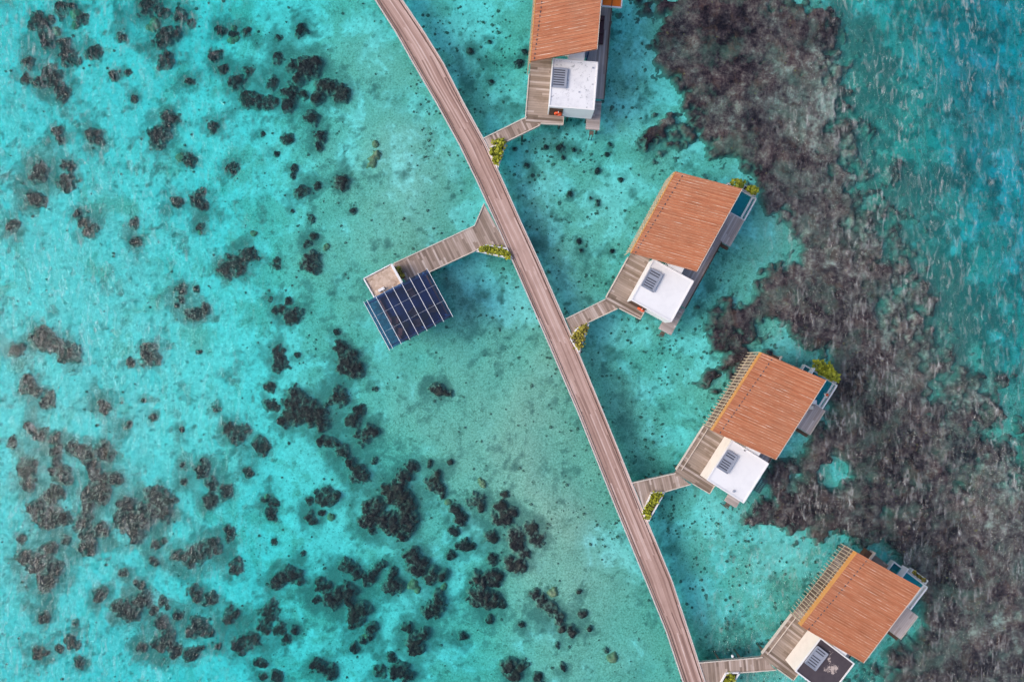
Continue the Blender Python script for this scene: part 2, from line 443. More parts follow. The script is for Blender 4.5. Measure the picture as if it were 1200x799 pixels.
def mat_reef():
    t = NT('living_reef')
    p = t.pos()
    a = t.attr('shade')
    n1 = t.noise(p, 0.75, 7, 0.78)
    n2 = t.noise(p, 2.9, 5, 0.82)
    n3 = t.noise(p, 2.0, 2, 0.6)
    f = t.math('ADD', t.math('ADD', t.math('MULTIPLY', n1, 0.55), t.math('MULTIPLY', n2, 0.45)), t.math('MULTIPLY', t.math('SUBTRACT', a, 0.5), 0.42))
    c = t.ramp(f, [(0.38, (0.018, 0.009, 0.013)), (0.48, (0.080, 0.038, 0.044)), (0.58, (0.21, 0.12, 0.11)), (0.74, (0.58, 0.46, 0.39))])
    h1 = t.ramp(t.noise(p, 0.28, 6, 0.68), [(0.50, 0.0), (0.64, 1.0)])
    c = t.mix(t.math('MULTIPLY', h1, 0.55), c, t.mix(n2, (0.045, 0.062, 0.05), (0.28, 0.31, 0.24)))
    h2 = t.ramp(t.noise(p, 0.55, 5, 0.7, 0.4), [(0.53, 0.0), (0.66, 1.0)])
    c = t.mix(t.math('MULTIPLY', h2, 0.6), c, t.mix(n2, (0.045, 0.017, 0.017), (0.25, 0.105, 0.075)))
    sp = t.ramp(n3, [(0.68, 0.0), (0.76, 0.7)])
    c = t.mix(sp, c, (0.30, 0.20, 0.07))
    e = t.math('ADD', t.attr('core'), t.math('MULTIPLY', t.math('SUBTRACT', t.noise(p, 1.5, 5, 0.7), 0.5), 1.6))
    c = t.mix(t.ramp(e, [(0.10, 0.9), (0.62, 0.0)]), c, t.mix(t.noise(p, 3.0, 4, 0.7), (0.10, 0.12, 0.10), (0.42, 0.42, 0.34)))
    return t.principled(c, 0.95, n2, 0.15, 0.8, 0.0)
M['reef'] = mat_reef()

# ------------------------------------------------------------------ world, sun, camera
w = bpy.data.worlds.new('World'); SC.world = w; w.use_nodes = True
wt = w.node_tree
sky = wt.nodes.new('ShaderNodeTexSky'); sky.sky_type = 'NISHITA'; sky.sun_disc = False
sky.sun_elevation = R(SUN_ELEV); sky.sun_rotation = R(SUN_AZ)
sky.air_density = 0.75; sky.dust_density = 4.0; sky.ozone_density = 1.0
wt.links.new(sky.outputs[0], wt.nodes['Background'].inputs[0])
wt.nodes['Background'].inputs[1].default_value = SKY_STRENGTH
sl = bpy.data.lights.new('sun', 'SUN'); sl.energy = SUN_STRENGTH; sl.angle = R(SUN_ANGLE); sl.color = (1.0, 0.95, 0.88)
so = bpy.data.objects.new('sun', sl); C.objects.link(so)
sd = Vector((math.sin(R(SUN_AZ)) * math.cos(R(SUN_ELEV)), math.cos(R(SUN_AZ)) * math.cos(R(SUN_ELEV)), math.sin(R(SUN_ELEV))))
so.rotation_euler = sd.to_track_quat('Z', 'Y').to_euler()
so.location = (0, 0, 60)
cam = bpy.data.cameras.new('camera'); co = bpy.data.objects.new('camera', cam); C.objects.link(co)
co.location = (0, 0, CAM_H); co.rotation_euler = (0, 0, 0)
cam.sensor_fit = 'HORIZONTAL'; cam.sensor_width = 36; cam.lens = 24.0
cam.clip_start = 1; cam.clip_end = 5000
SC.camera = co
SC.view_settings.view_transform = 'Standard'; SC.view_settings.look = 'None'
SC.view_settings.exposure = EXPOSURE; SC.view_settings.gamma = 1.0
SC.cycles.use_denoising = True
try: SC.cycles.denoiser = 'OPENIMAGEDENOISE'
except Exception: pass
SC.cycles.max_bounces = 8; SC.cycles.diffuse_bounces = 3; SC.cycles.glossy_bounces = 3; SC.cycles.transparent_max_bounces = 24
SC.cycles.caustics_reflective = False; SC.cycles.caustics_refractive = False
SC.cycles.sample_clamp_indirect = 4.0

# ------------------------------------------------------------------ lagoon: sea bed and water
DZ = 2.0
def to_px(x, y, depth=DZ):
    k = 10.0 * CAM_H / (CAM_H + depth)
    return 600 + x * k, 399.5 - y * k

TURF = [(440, 110, 100, .55), (400, 220, 90, .5), (470, 300, 110, .75), (410, 310, 70, .55), (560, 500, 120, .8), (470, 500, 70, .5),
        (500, 410, 70, .4), (640, 540, 110, .75), (700, 560, 60, .5), (640, 670, 90, .6), (705, 750, 85, 1.0), (560, 770, 80, .7),
        (600, 440, 70, .5), (690, 690, 60, .5), (370, 430, 45, .5), (440, 60, 60, .4), (300, 260, 70, .25), (540, 560, 60, .5),
        (740, 640, 40, -.5), (690, 650, 40, -.6), (500, 445, 30, -.4), (480, 60, 40, -.3), (640, 745, 25, -.6), (560, 620, 25, -.5),
        (690, 775, 20, -.6), (680, 470, 60, .35), (600, 60, 50, .3), (560, 120, 60, .45), (720, 200, 60, .25), (690, 290, 60, .35),
        (830, 660, 60, .2), (830, 760, 50, .5), (720, 520, 50, .35), (545, 760, 20, -.7), (560, 40, 30, -.2), (660, 600, 60, .35),
        (545, 440, 50, .3), (960, 100, 90, .9), (930, 310, 90, .9), (1010, 220, 90, .9), (1060, 450, 110, .9), (1150, 560, 110, .9),
        (1150, 760, 120, .9), (1060, 120, 80, .55), (1100, 320, 80, .6)]
DIM = [(565, 345, 26, .6), (585, 385, 30, .6), (545, 385, 22, .4), (575, 420, 20, .5), (560, 100, 35, .45), (600, 130, 30, .45),
       (680, 345, 24, .5), (690, 310, 30, .3), (650, 330, 22, .35), (730, 440, 22, .5), (745, 460, 26, .4), (740, 500, 30, .6),
       (760, 540, 18, .6), (720, 410, 20, .4), (745, 560, 16, .7), (790, 552, 14, .5), (640, 290, 24, .4), (545, 60, 24, .3),
       (700, 240, 16, .3), (330, 60, 22, .4), (154, 285, 12, .8), (153, 262, 9, .8), (262, 437, 14, .6), (160, 595, 12, .6),
       (145, 500, 9, .7), (140, 20, 14, .6), (188, 256, 9, .5), (90, 125, 18, .5), (300, 45, 14, .5), (205, 610, 18, .4),
       (55, 715, 22, .5), (105, 715, 14, .5), (160, 765, 16, .7), (175, 775, 14, .6), (345, 740, 14, .6), (365, 780, 16, .5),
       (300, 680, 16, .5), (770, 590, 14, .5), (790, 640, 18, .4), (830, 770, 40, .5), (880, 755, 24, .5), (930, 720, 22, .5),
       (800, 330, 26, .35), (830, 350, 30, .5), (770, 170, 26, .5), (735, 100, 14, .5), (720, 40, 16, .6), (735, 15, 16, .6),
       (620, 215, 20, .35), (640, 250, 16, .3), (605, 260, 12, .6), (625, 285, 12, .6), (1120, 30, 40, .4), (1060, 60, 30, .4),
       (1130, 200, 30, .35), (1080, 220, 36, .4), (1180, 240, 40, .4), (1100, 400, 40, .5), (945, 520, 26, .5), (920, 570, 22, .5),
       (990, 710, 24, .6), (1040, 760, 30, .6), (1120, 610, 30, .5), (1000, 60, 50, .8), (1010, 130, 50, .8), (1040, 200, 55, .7), (1065, 270, 55, .6), (1085, 330, 55, .8), (1115, 380, 55, .8), (1155, 400, 55, .6), (985, 20, 45, .7), (470, 330, 30, .2), (540, 330, 20, .4), (655, 480, 30, .25)]

def depth_at(px, py):
    """Water depth in metres over the lagoon, falling away beyond the reef."""
    xr = np.interp(py, [-400, 0, 200, 400, 600, 800, 1300], [960, 975, 1020, 1110, 1240, 1380, 1600])
    d = 1.70 + 0.75 * sstep(430, 170, px) + 0.30 * sstep(500, 700, py) * sstep(600, 300, px)
    d = d - 0.42 * blobs(px, py, [(470, 300, 140, 1), (450, 130, 110, .9), (570, 520, 140, 1), (700, 740, 90, .8), (640, 650, 90, .6)])
    d = d + 5.2 * sstep(-20, 280, px - xr)
    d = d + 4.0 * sstep(60, 900, px - xr) + 18 * sstep(400, 2500, px - xr) + 3 * sstep(300, -2500, px)
    d = d + 1.2 * blobs(px, py, [(1200, 60, 70, 1), (1190, 170, 40, .6)])
    d = d - 0.35 * sstep(560, 650, px) * (1 - sstep(930, 1000, px)) - 0.25 * blobs(px, py, [(480, 200, 120, 1), (580, 500, 130, 1), (650, 640, 90, .8)])
    return d + 0.5 * (fbm(px / 60, py / 60, 3) - 0.5)

def axis(lim, fine, far):
    a = list(np.arange(-lim, lim + 1e-6, fine)); s = fine; x = lim; e = []
    while x < far:
        s *= 1.35; x += s; e.append(x)
    return np.array([-v for v in e[::-1]] + a + e)
def grid_object(name, mat, X, Y, Z, keep=None, attrs=None, smooth=True):
    ny, nx = X.shape
    idx = np.arange(nx * ny).reshape(ny, nx)
    q = np.stack([idx[:-1, :-1], idx[:-1, 1:], idx[1:, 1:], idx[1:, :-1]], -1).reshape(-1, 4)
    co_ = np.stack([X, Y, Z], -1).reshape(-1, 3)
    if keep is not None:
        kq = keep.reshape(-1)
        q = q[kq]
        used = np.unique(q)
        remap = -np.ones(nx * ny, dtype=np.int64); remap[used] = np.arange(len(used))
        q = remap[q]; co_ = co_[used]
    else: used = None
    me = bpy.data.meshes.new(name)
    me.vertices.add(len(co_)); me.vertices.foreach_set('co', co_.astype(np.float32).ravel())
    me.loops.add(len(q) * 4); me.loops.foreach_set('vertex_index', q.astype(np.int32).ravel())
    me.polygons.add(len(q)); me.polygons.foreach_set('loop_start', np.arange(0, len(q) * 4, 4, dtype=np.int32))
    me.polygons.foreach_set('loop_total', np.full(len(q), 4, dtype=np.int32))
    if smooth: me.polygons.foreach_set('use_smooth', np.ones(len(q), dtype=bool))
    me.materials.append(mat)
    for k, v in (attrs or {}).items():
        a = me.attributes.new(k, 'FLOAT', 'POINT')
        vv = v.reshape(-1)
        if used is not None: vv = vv[used]
        a.data.foreach_set('value', vv.astype(np.float32))
    me.update(calc_edges=True); me.validate()
    o = bpy.data.objects.new(name, me); C.objects.link(o)
    return o

CORALS = """66 5 10;88 17 9;76 3 7;43 22 13;46 41 11;36 28 8;74 64 13;70 48 8;105 60 9;137 40 6;168 4 12;183 10 9;208 14 10;219 24 7;188 43 14;197 36 9;190 67 11;254 31 7;270 38 8;285 35 7;
26 71 8;53 87 13;68 106 12;58 96 9;23 89 7;40 92 8;248 62 9;258 78 8;60 152 8;64 160 6;105 157 10;110 163 7;181 159 13;190 156 10;193 135 11;218 184 9;271 196 9;217 92 7;247 146 7;128 86 7;146 82 5;40 195 11;73 193 8;152 113 5;
325 65 8;340 75 9;352 33 9;325 43 5;360 78 13;368 70 8;350 90 10;288 113 11;300 115 12;312 116 9;288 80 8;317 96 9;274 94 11;339 107 11;335 122 8;350 110 7;380 100 12;400 107 12;390 101 10;372 114 9;364 138 10;374 160 9;373 171 5;335 161 7;322 179 4;305 155 4;343 196 5;245 145 6;
34 232 12;71 210 12;38 204 10;7 265 9;100 268 12;92 262 8;85 249 6;153 260 7;155 282 7;202 234 8;230 234 13;230 265 5;260 314 11;278 308 12;290 300 10;268 304 8;207 340 8;207 350 6;203 358 4;226 339 5;228 366 9;220 369 8;236 361 7;
43 396 13;52 402 11;352 224 9;398 212 11;370 216 5;342 205 4;341 246 3;413 247 5;364 256 5;321 309 8;363 307 12;365 277 6;359 285 5;325 363 8;341 369 11;336 352 5;315 351 4;393 388 4;
12 410 10;75 413 12;64 406 9;173 420 12;170 410 9;148 425 6;30 456 12;24 448 7;50 469 9;44 474 6;117 480 8;113 474 5;26 499 5;33 505 6;41 511 9;57 515 9;61 532 9;60 545 8;66 557 13;56 552 9;78 524 9;90 530 10;97 538 9;115 529 12;103 546 10;110 560 9;131 563 7;122 560 6;
113 578 15;95 590 10;100 580 9;25 548 11;28 568 9;22 560 7;57 580 13;35 598 12;45 590 9;7 520 7;178 586 14;188 592 10;140 595 10;251 480 5;275 510 14;265 502 7;300 522 8;233 554 12;243 570 10;262 578 12;243 588 10;288 555 7;210 566 5;209 546 4;145 500 5;175 491 5;162 470 4;209 504 4;230 412 4;
327 425 11;325 412 8;347 417 4;398 408 9;405 427 12;416 435 9;410 418 8;314 455 7;316 475 9;345 470 14;357 478 14;373 485 13;395 467 12;343 490 11;378 497 8;332 497 6;360 492 9;420 480 7;413 494 10;428 510 12;437 507 7;385 519 8;375 517 6;400 529 9;393 523 6;306 524 10;438 456 4;515 458 8;506 456 7;523 460 6;
418 554 12;426 559 9;410 545 7;473 560 10;483 547 8;468 572 9;508 567 11;515 577 9;511 558 7;503 545 5;383 586 11;373 583 7;392 583 6;360 588 5;460 580 13;474 592 14;450 575 8;440 592 10;430 594 10;560 588 12;590 595 9;564 597 7;591 580 6;527 542 4;535 598 8;436 541 5;317 592 8;307 588 6;
50 609 16;66 612 9;92 614 14;114 620 11;96 641 12;95 628 11;145 614 18;163 607 14;150 627 11;185 604 9;174 600 9;48 645 10;25 657 12;40 662 14;48 682 14;60 669 10;33 668 9;69 635 7;16 634 6;
225 653 14;243 644 14;234 646 10;200 654 8;209 656 8;218 664 8;180 639 8;264 628 9;273 668 9;274 658 4;160 690 6;153 687 4;111 699 9;140 714 14;160 709 12;150 722 10;173 719 6;185 709 7;192 715 5;225 698 10;240 705 11;230 737 13;239 744 9;218 743 6;203 724 7;266 725 10;272 721 6;260 731 6;45 727 7;82 735 6;78 757 9;37 769 8;46 770 5;62 764 6;185 735 10;190 752 12;200 767 11;180 760 9;195 761 8;220 772 9;228 764 7;251 762 5;278 760 12;293 752 11;285 756 9;300 778 6;88 782 8;160 762 7;140 674 6;175 660 6;
315 604 9;363 609 8;375 603 5;435 606 14;455 612 15;475 611 15;469 629 8;435 623 6;319 637 4;353 650 4;336 677 13;347 679 9;323 687 9;330 680 9;403 663 9;416 674 10;410 667 8;376 689 10;431 680 9;437 673 7;443 666 9;460 689 12;460 672 8;388 703 11;406 697 11;397 700 9;415 722 13;424 717 9;368 705 6;410 737 5;408 712 8;483 654 11;490 667 12;505 677 11;495 661 8;517 677 6;434 739 8;425 752 6;414 762 6;432 751 5;313 719 11;308 737 10;325 742 9;333 752 7;316 728 8;343 742 6;508 714 12;515 704 9;504 722 8;488 754 13;495 744 9;485 763 9;475 737 7;468 787 12;443 789 8;458 772 6;478 795 9;385 791 10;375 786 8;368 779 7;305 780 7;320 795 8;305 797 6;
540 609 9;533 622 7;545 641 9;538 640 6;552 640 6;575 630 8;590 607 12;600 602 9;528 652 6;577 657 7;560 679 9;568 682 7;579 674 8;578 682 6;560 699 13;575 704 11;568 696 10;588 708 6;607 628 12;607 640 10;630 631 12;622 622 10;624 616 6;615 651 9;607 664 10;598 660 8;627 699 9;634 704 8;643 712 10;655 724 8;649 718 8;670 740 8;659 738 6;683 719 6;690 738 4;678 694 4;598 782 11;605 792 9;612 782 6;631 796 6;654 757 4;612 734 5;542 749 6;660 782 5;574 728 5;710 763 5;543 750 5;
745 560 0;712 180 3;715 168 3;700 200 4;655 172 5;672 174 3;660 184 3;617 193 4;624 205 3;668 227 4;700 237 4;727 209 3;692 231 2;678 282 4;681 293 3;717 294 3;603 173 3;640 172 3;615 60 4;607 72 5;575 95 4;551 58 4;573 47 3"""
TANS = "83 13 7;83 25 5;60 32 5;176 26 8;268 43 5;275 41 4;272 31 4;230 272 3;437 186 8;439 168 4;381 290 5;293 272 4;386 608 5;718 772 6;649 695 6;208 182 5;484 687 6;488 693 5;565 567 5;565 700 0;428 748 5;310 585 4;520 689 4;1168 768 5;525 588 4"
def parse(s):
    return [tuple(float(v) for v in q.split()) for q in s.replace('\n', '').split(';') if q.strip() and float(q.split()[2]) > 0]

ax, ay = axis(76, 0.4, 1300), axis(56, 0.4, 1300)
GX, GY = np.meshgrid(ax, ay)
GPX, GPY = to_px(GX, GY)
DEP = depth_at(GPX, GPY)
turf = 0.15 + blobs(GPX, GPY, TURF) + 0.9 * (fbm(GPX / 40, GPY / 40, 21) - 0.5)
turf = turf - 0.25 * sstep(380, 200, GPX) + 0.22 * sstep(560, 640, GPX + 0.0 * GPY) + 0.3 * sstep(950, 1050, GPX)
dim = blobs(GPX, GPY, DIM) * 0.8 + 1.3 * (fbm(GPX / 26, GPY / 26, 41, 5) - 0.54) + 1.0 * np.maximum(0, fbm(GPX / 9, GPY / 9, 43, 3) - 0.54)
dim = dim + 0.75 * np.clip(blobs(GPX, GPY, [(c[0], c[1], c[2] * 1.6 + 3, 1.0) for c in parse(CORALS)]), 0, 1)
dim = dim + 1.5 * np.maximum(0, fbm(GPX / 7, GPY / 7, 53, 3, 0.6) - 0.57) * (1 + 1.5 * sstep(0.45, 0.65, fbm(GPX / 45, GPY / 45, 57, 3)))
dim = dim + sstep(930, 1040, GPX) * 2.2 * (fbm(GPX / 15, GPY / 18, 47, 4, 0.6) - 0.44)
sb = grid_object('seabed', M['seabed'], GX, GY, -DEP, None, {'turf': turf, 'dim': dim})
tag(sb, 'pale sandy lagoon bed seen through shallow turquoise water', 'seabed', None, 'structure')

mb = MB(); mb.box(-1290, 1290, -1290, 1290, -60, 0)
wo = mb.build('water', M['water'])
tag(wo, 'clear turquoise lagoon water, calm by the boardwalk and rippled at the sides', 'water', None, 'structure')

# ------------------------------------------------------------------ reef (one living mass that nobody could count)
REEF = [(800, 62, 42, 1.2), (835, 25, 40, 1.1), (790, 15, 26, .9), (850, 75, 40, 1.0), (880, 30, 40, .7), (815, 105, 30, .7), (860, 130, 42, .9), (900, 150, 36, .8),
        (755, 168, 15, 1.1), (770, 150, 20, .6), (800, 150, 26, .75), (835, 165, 26, .8), (885, 180, 34, .9), (780, 190, 16, .5), (925, 165, 24, .8), (930, 190, 26, .9), (915, 100, 36, .6),
        (930, 40, 34, .8), (960, 20, 34, .5), (955, 80, 36, .5), (950, 140, 34, .55), (975, 110, 30, .45), (740, 20, 14, .5), (755, 5, 14, .6),
        (910, 215, 26, .8), (945, 235, 26, .9), (905, 235, 20, .7), (930, 265, 22, .6), (960, 280, 26, .8), (985, 240, 30, .5), (980, 190, 30, .5), (1000, 150, 26, .4),
        (912, 325, 26, 1.1), (935, 345, 30, 1.1), (905, 355, 22, 1.0), (965, 325, 26, .8), (970, 365, 32, 1.0), (945, 380, 28, .9), (990, 330, 30, .7), (1030, 320, 30, .5), (1010, 290, 30, .5),
        (865, 380, 26, .9), (845, 400, 24, 1.0), (880, 365, 18, .8), (830, 445, 14, .8), (855, 440, 16, .8), (870, 420, 18, .9), (900, 395, 18, .5), (905, 410, 12, .6), (840, 365, 16, .7), (820, 380, 10, .6),
        (1000, 400, 36, 1.0), (1000, 440, 36, 1.1), (990, 470, 30, 1.2), (1020, 480, 36, 1.0), (1040, 430, 36, .8), (1030, 520, 40, 1.1), (1060, 550, 40, 1.1), (1010, 540, 22, .8), (1060, 490, 36, .7), (1080, 590, 42, 1.1), (1040, 590, 26, .8),
        (920, 590, 24, 1.2), (905, 565, 18, 1.1), (940, 610, 22, 1.1), (960, 600, 26, 1.1), (985, 590, 22, 1.0), (1010, 610, 26, .9), (950, 540, 14, .8), (925, 540, 12, .7), (890, 600, 16, .9), (980, 620, 22, .9),
        (1100, 640, 40, 1.1), (1060, 630, 34, .9), (1020, 630, 24, .7), (1130, 680, 44, 1.1), (1090, 690, 34, 1.0), (1110, 730, 36, 1.0), (1150, 620, 46, .9), (1170, 560, 40, .6), (1120, 520, 40, .6), (1130, 470, 36, .4),
        (1180, 680, 40, .8), (1100, 780, 30, .9), (1060, 775, 30, .9), (1140, 770, 36, .9), (1025, 790, 24, .8), (1180, 740, 40, .6), (1210, 620, 40, .7), (1220, 780, 50, .8), (1170, 820, 60, .8), (1100, 840, 60, .9),
        (1060, 370, 40, .5), (1050, 270, 34, .4), (1100, 420, 34, .4), (1050, 190, 30, .3), (1085, 330, 30, .35),
        (895, 265, 24, -1.0), (905, 290, 18, -.9), (880, 300, 18, -.6), (968, 553, 8, -1.0), (978, 561, 8, -1.0), (990, 551, 8, -.9), (1000, 560, 6, -.7), (930, 528, 12, -1.1), (918, 512, 12, -1.0), (950, 546, 20, 1.1), (962, 518, 18, 1.0), (988, 518, 22, 1.0), (948, 578, 20, 1.0), (1002, 575, 20, 1.0), (955, 495, 12, .7), (1000, 540, 14, .8), (915, 552, 14, .8), (1037, 597, 12, -1.1), (790, 118, 10, -.9), (800, 140, 8, -.6),
        (900, 380, 10, -.7), (1035, 680, 24, -.9), (1045, 655, 22, -.8), (1020, 660, 14, -.6), (1085, 760, 14, -.5), (1075, 725, 14, -.6), (990, 640, 14, -.5), (1075, 625, 8, -.6), (1150, 720, 16, -.5)]
SHADE = [(960, 110, 60, 0.25), (930, 300, 44, 0.19), (910, 260, 30, 0.17), (1000, 200, 60, 0.22), (1010, 290, 44, 0.17), (1100, 430, 70, 0.19), (1060, 350, 50, 0.17), (1170, 570, 50, 0.19),
         (860, 130, 30, 0.07), (800, 60, 40, 0.03), (1150, 640, 60, 0.07), (1180, 720, 50, 0.17), (830, 140, 26, 0.06), (975, 60, 30, 0.11), (1120, 760, 40, 0.06), (1040, 420, 40, 0.06),
         (918, 330, 24, -.15), (1000, 470, 40, -.15), (920, 590, 34, -.2), (755, 168, 16, -.25), (845, 400, 30, -.15), (1040, 540, 50, -.12), (1100, 680, 50, -.1)]
rx = np.arange(P(715, 0, -1)[0], P(1290, 0, -1)[0], 0.2)
ry = np.arange(P(0, 880, -1)[1], P(0, -80, -1)[1], 0.2)
RX, RY = np.meshgrid(rx, ry)
RPX, RPY = to_px(RX, RY, 1.2)
wx = RPX + 24 * (fbm(RPX / 15, RPY / 15, 61) - 0.5); wy = RPY + 24 * (fbm(RPX / 16, RPY / 16, 67) - 0.5)
yb = np.interp(wy, [0, 100, 200, 300, 400, 500, 600, 700, 800], [975, 1010, 1035, 1060, 1130, 1300, 1400, 1400, 1400])
xb = np.interp(wy, [0, 120, 200, 300, 380, 450, 520, 600, 680, 740, 800], [800, 820, 890, 925, 955, 985, 1010, 1040, 1080, 1090, 1050])
fld = blobs(wx, wy, REEF) + 0.62 * sstep(-30, 40, wx - xb) * sstep(110, -110, wx - yb) * (0.75 + 0.5 * fbm(RPX / 30, RPY / 30, 91, 3))
rough = fbm(RPX / 9, RPY / 9, 71, 4, 0.6) - 0.5
fld2 = fld + 1.8 * rough + 0.5 * (fbm(RPX / 34, RPY / 34, 77, 3) - 0.5)
thr = 0.62
hgt = sstep(thr - 0.12, thr + 0.75, fld2)
dep = depth_at(RPX, RPY)
bumps = 0.30 * (fbm(RX / 0.9, RY / 0.9, 83, 3, 0.6) - 0.35) + 0.25 * (vnoise(RX / 2.2, RY / 2.2, 89) - 0.3)
top = np.minimum(dep - 0.45, 0.35 + 0.95 * hgt)
RZ = -dep - 0.06 + np.clip(sstep(thr - 0.12, thr + 0.25, fld2), 0, 1) * (top + bumps * hgt)
RZ = np.minimum(RZ, -0.2)
kc = fld2 > thr - 0.1
keep = kc[:-1, :-1] | kc[1:, :-1] | kc[:-1, 1:] | kc[1:, 1:]
shade = 0.5 + blobs(RPX, RPY, SHADE) + 0.45 * (fbm(RPX / 22, RPY / 22, 97, 4) - 0.5) - 0.22 * np.clip(fld - 1.7, 0, 0.8) + 0.5 * (fbm(RPX / 7, RPY / 7, 99, 3) - 0.5)
ro = grid_object('coral_reef', M['reef'], RX, RY, RZ, keep, {'shade': shade, 'core': sstep(thr - 0.1, thr + 0.55, fld2)})
tag(ro, 'broad dark brown reef of mottled coral along the deep side of the villas', 'reef', None, 'stuff')

# ------------------------------------------------------------------ coral heads on the sand, one by one
def cluster(cs):
    par = list(range(len(cs)))
    def fd(i):
        while par[i] != i: i = par[i]
        return i
    for i in range(len(cs)):
        for j in range(i):
            if math.hypot(cs[i][0] - cs[j][0], cs[i][1] - cs[j][1]) < 0.85 * (cs[i][2] + cs[j][2]):
                # do not let chains of heads grow into one endless mass
                a, b = fd(i), fd(j)
                if a != b and sum(1 for k in range(len(cs)) if fd(k) in (a, b)) <= 7: par[a] = b
    g = {}
    for i in range(len(cs)): g.setdefault(fd(i), []).append(cs[i])
    return list(g.values())

def coral_mesh(name, cs, mat, seed, height=1.0):
    cx = sum(c[0] for c in cs) / len(cs); cy = sum(c[1] for c in cs) / len(cs)
    d0 = float(depth_at(np.array([cx]), np.array([cy]))[0])
    o = P(cx, cy, -d0 * 0.6)
    pts = [(P(c[0], c[1], -d0 * 0.6) - o, c[2] / 10.0 * 1.03) for c in cs]
    m = max(p[1] for p in pts) * 1.6
    x0 = min(p[0].x for p in pts) - m; x1 = max(p[0].x for p in pts) + m
    y0 = min(p[0].y for p in pts) - m; y1 = max(p[0].y for p in pts) + m
    st = 0.13 if m > 0.9 else 0.075
    X, Y = np.meshgrid(np.arange(x0, x1 + st, st), np.arange(y0, y1 + st, st))
    ox, oy = o.x + X, o.y + Y
    sc_ = 0.8 + 0.25 * m
    wx = X + 0.42 * m * (fbm(ox / sc_, oy / sc_, seed) - 0.5) * 1.6; wy = Y + 0.42 * m * (fbm(ox / sc_, oy / sc_, seed + 5) - 0.5) * 1.6
    f = np.full_like(X, -9.0)
    for p, r in pts:
        f = np.maximum(f, 1 - ((wx - p.x) ** 2 + (wy - p.y) ** 2) / (r * r))
    f = f + 2.0 * (fbm(ox / 0.42, oy / 0.42, 101, 4, 0.7) - 0.5) + 0.6 * (fbm(ox / 1.6, oy / 1.6, 103, 2) - 0.5)
    hmax = min(d0 - 0.35, (0.28 + 0.55 * max(p[1] for p in pts)) * height)
    dome = np.sqrt(np.clip(f, 0, 1.2))
    lump = 1 + 0.55 * (fbm(ox / 0.5, oy / 0.5, 131, 3, 0.6) - 0.5)
    Z = -d0 - 0.06 + dome * hmax * lump
    k = f > -0.05
    keep = k[:-1, :-1] | k[1:, :-1] | k[:-1, 1:] | k[1:, 1:]
    if not keep.any(): return None
    ob = grid_object(name, mat, X, Y, Z - (-d0), keep, {'core': np.clip(f, 0, 1)})
    ob.location = (o.x, o.y, -d0)
    return ob

ROWS = [(190, 'upper'), (330, 'upper middle'), (470, 'middle'), (620, 'lower middle'), (900, 'lower')]
COLS = [(120, 'far left'), (230, 'left'), (345, 'centre left'), (460, 'centre'), (1300, 'boardwalk side')]
ORD = ['topmost', 'second from top', 'third from top', 'fourth from top', 'fifth from top', 'sixth from top', 'seventh from top',
       'eighth from top', 'ninth from top', 'tenth from top', 'eleventh from top', 'twelfth from top']
found = []
def describe(cs, tan):
    n = len(cs); rm = max(c[2] for c in cs)
    cx = sum(c[0] for c in cs) / n; cy = sum(c[1] for c in cs) / n
    spread = max([math.hypot(a[0] - b[0], a[1] - b[1]) + a[2] + b[2] for a in cs for b in cs] + [2 * rm])
    size = 'tiny' if spread < 11 else 'small' if spread < 21 else 'medium sized' if spread < 34 else 'large' if spread < 54 else 'very large'
    shape = 'round' if n == 1 else 'two lobed' if n == 2 else 'three lobed' if n == 3 else 'many lobed'
    colr = 'tan' if tan else 'dark brown'
    row = next(nm for y, nm in ROWS if cy < y); col = next(nm for x, nm in COLS if cx < x)
    return f'{size} {shape} {colr} coral on {row} {col} sand', cx, cy
for tan, src in ((False, CORALS), (True, TANS)):
    for k, cs in enumerate(cluster(parse(src))):
        ob = coral_mesh('coral_head', cs, M['coral_tan'] if tan else M['coral'], 200 + k, 0.8 if tan else (0.62 if cs[0][0] < 330 else 0.95))
        if ob is None: continue
        lab, cx, cy = describe(cs, tan)
        found.append((lab, cx, cy, ob))
bylab = {}
for f_ in found: bylab.setdefault(f_[0], []).append(f_)
for lab, L in bylab.items():
    L.sort(key=lambda q: q[2])
    for k, q in enumerate(L):
        l2 = lab if len(L) == 1 else (lab + ', ' + (ORD[k] if k < len(ORD) else 'further down') + '')
        tag(q[3], l2, 'coral', 'coral heads scattered over the lagoon sand')

# fine rubble, uncountable
rb_v, rb_f = [], []
def rubble(n, boxes):
    for _ in range(n):
        x0, y0, x1, y1 = boxes[RNG.integers(len(boxes))]
        px, py = RNG.uniform(x0, x1), RNG.uniform(y0, y1)
        cl = float(fbm(np.array([px / 22.]), np.array([py / 22.]), 151)[0])
        if RNG.random() > sstep(0.35, 0.7, cl) * 0.9 + 0.1: continue
        r = 0.06 + 0.22 * RNG.random() ** 4
        d = float(depth_at(np.array([px]), np.array([py]))[0])
        p = P(px, py, -d); n0 = len(rb_v)
        a0 = RNG.uniform(0, 6.28)
        for j in range(7):
            rr = r * RNG.uniform(0.65, 1.25)
            rb_v.append((p.x + rr * math.cos(a0 + j * 0.8976), p.y + rr * math.sin(a0 + j * 0.8976), -d - 0.25))
        for j in range(7):
            v = rb_v[n0 + j]
            rb_v.append(((v[0] * 0.6 + p.x * 0.4), (v[1] * 0.6 + p.y * 0.4), -d + r * RNG.uniform(0.35, 0.7)))
        for j in range(7):
            k = (j + 1) % 7
            rb_f.append((n0 + j, n0 + k, n0 + 7 + k, n0 + 7 + j))
        rb_f.append(tuple(range(n0 + 7, n0 + 14)))
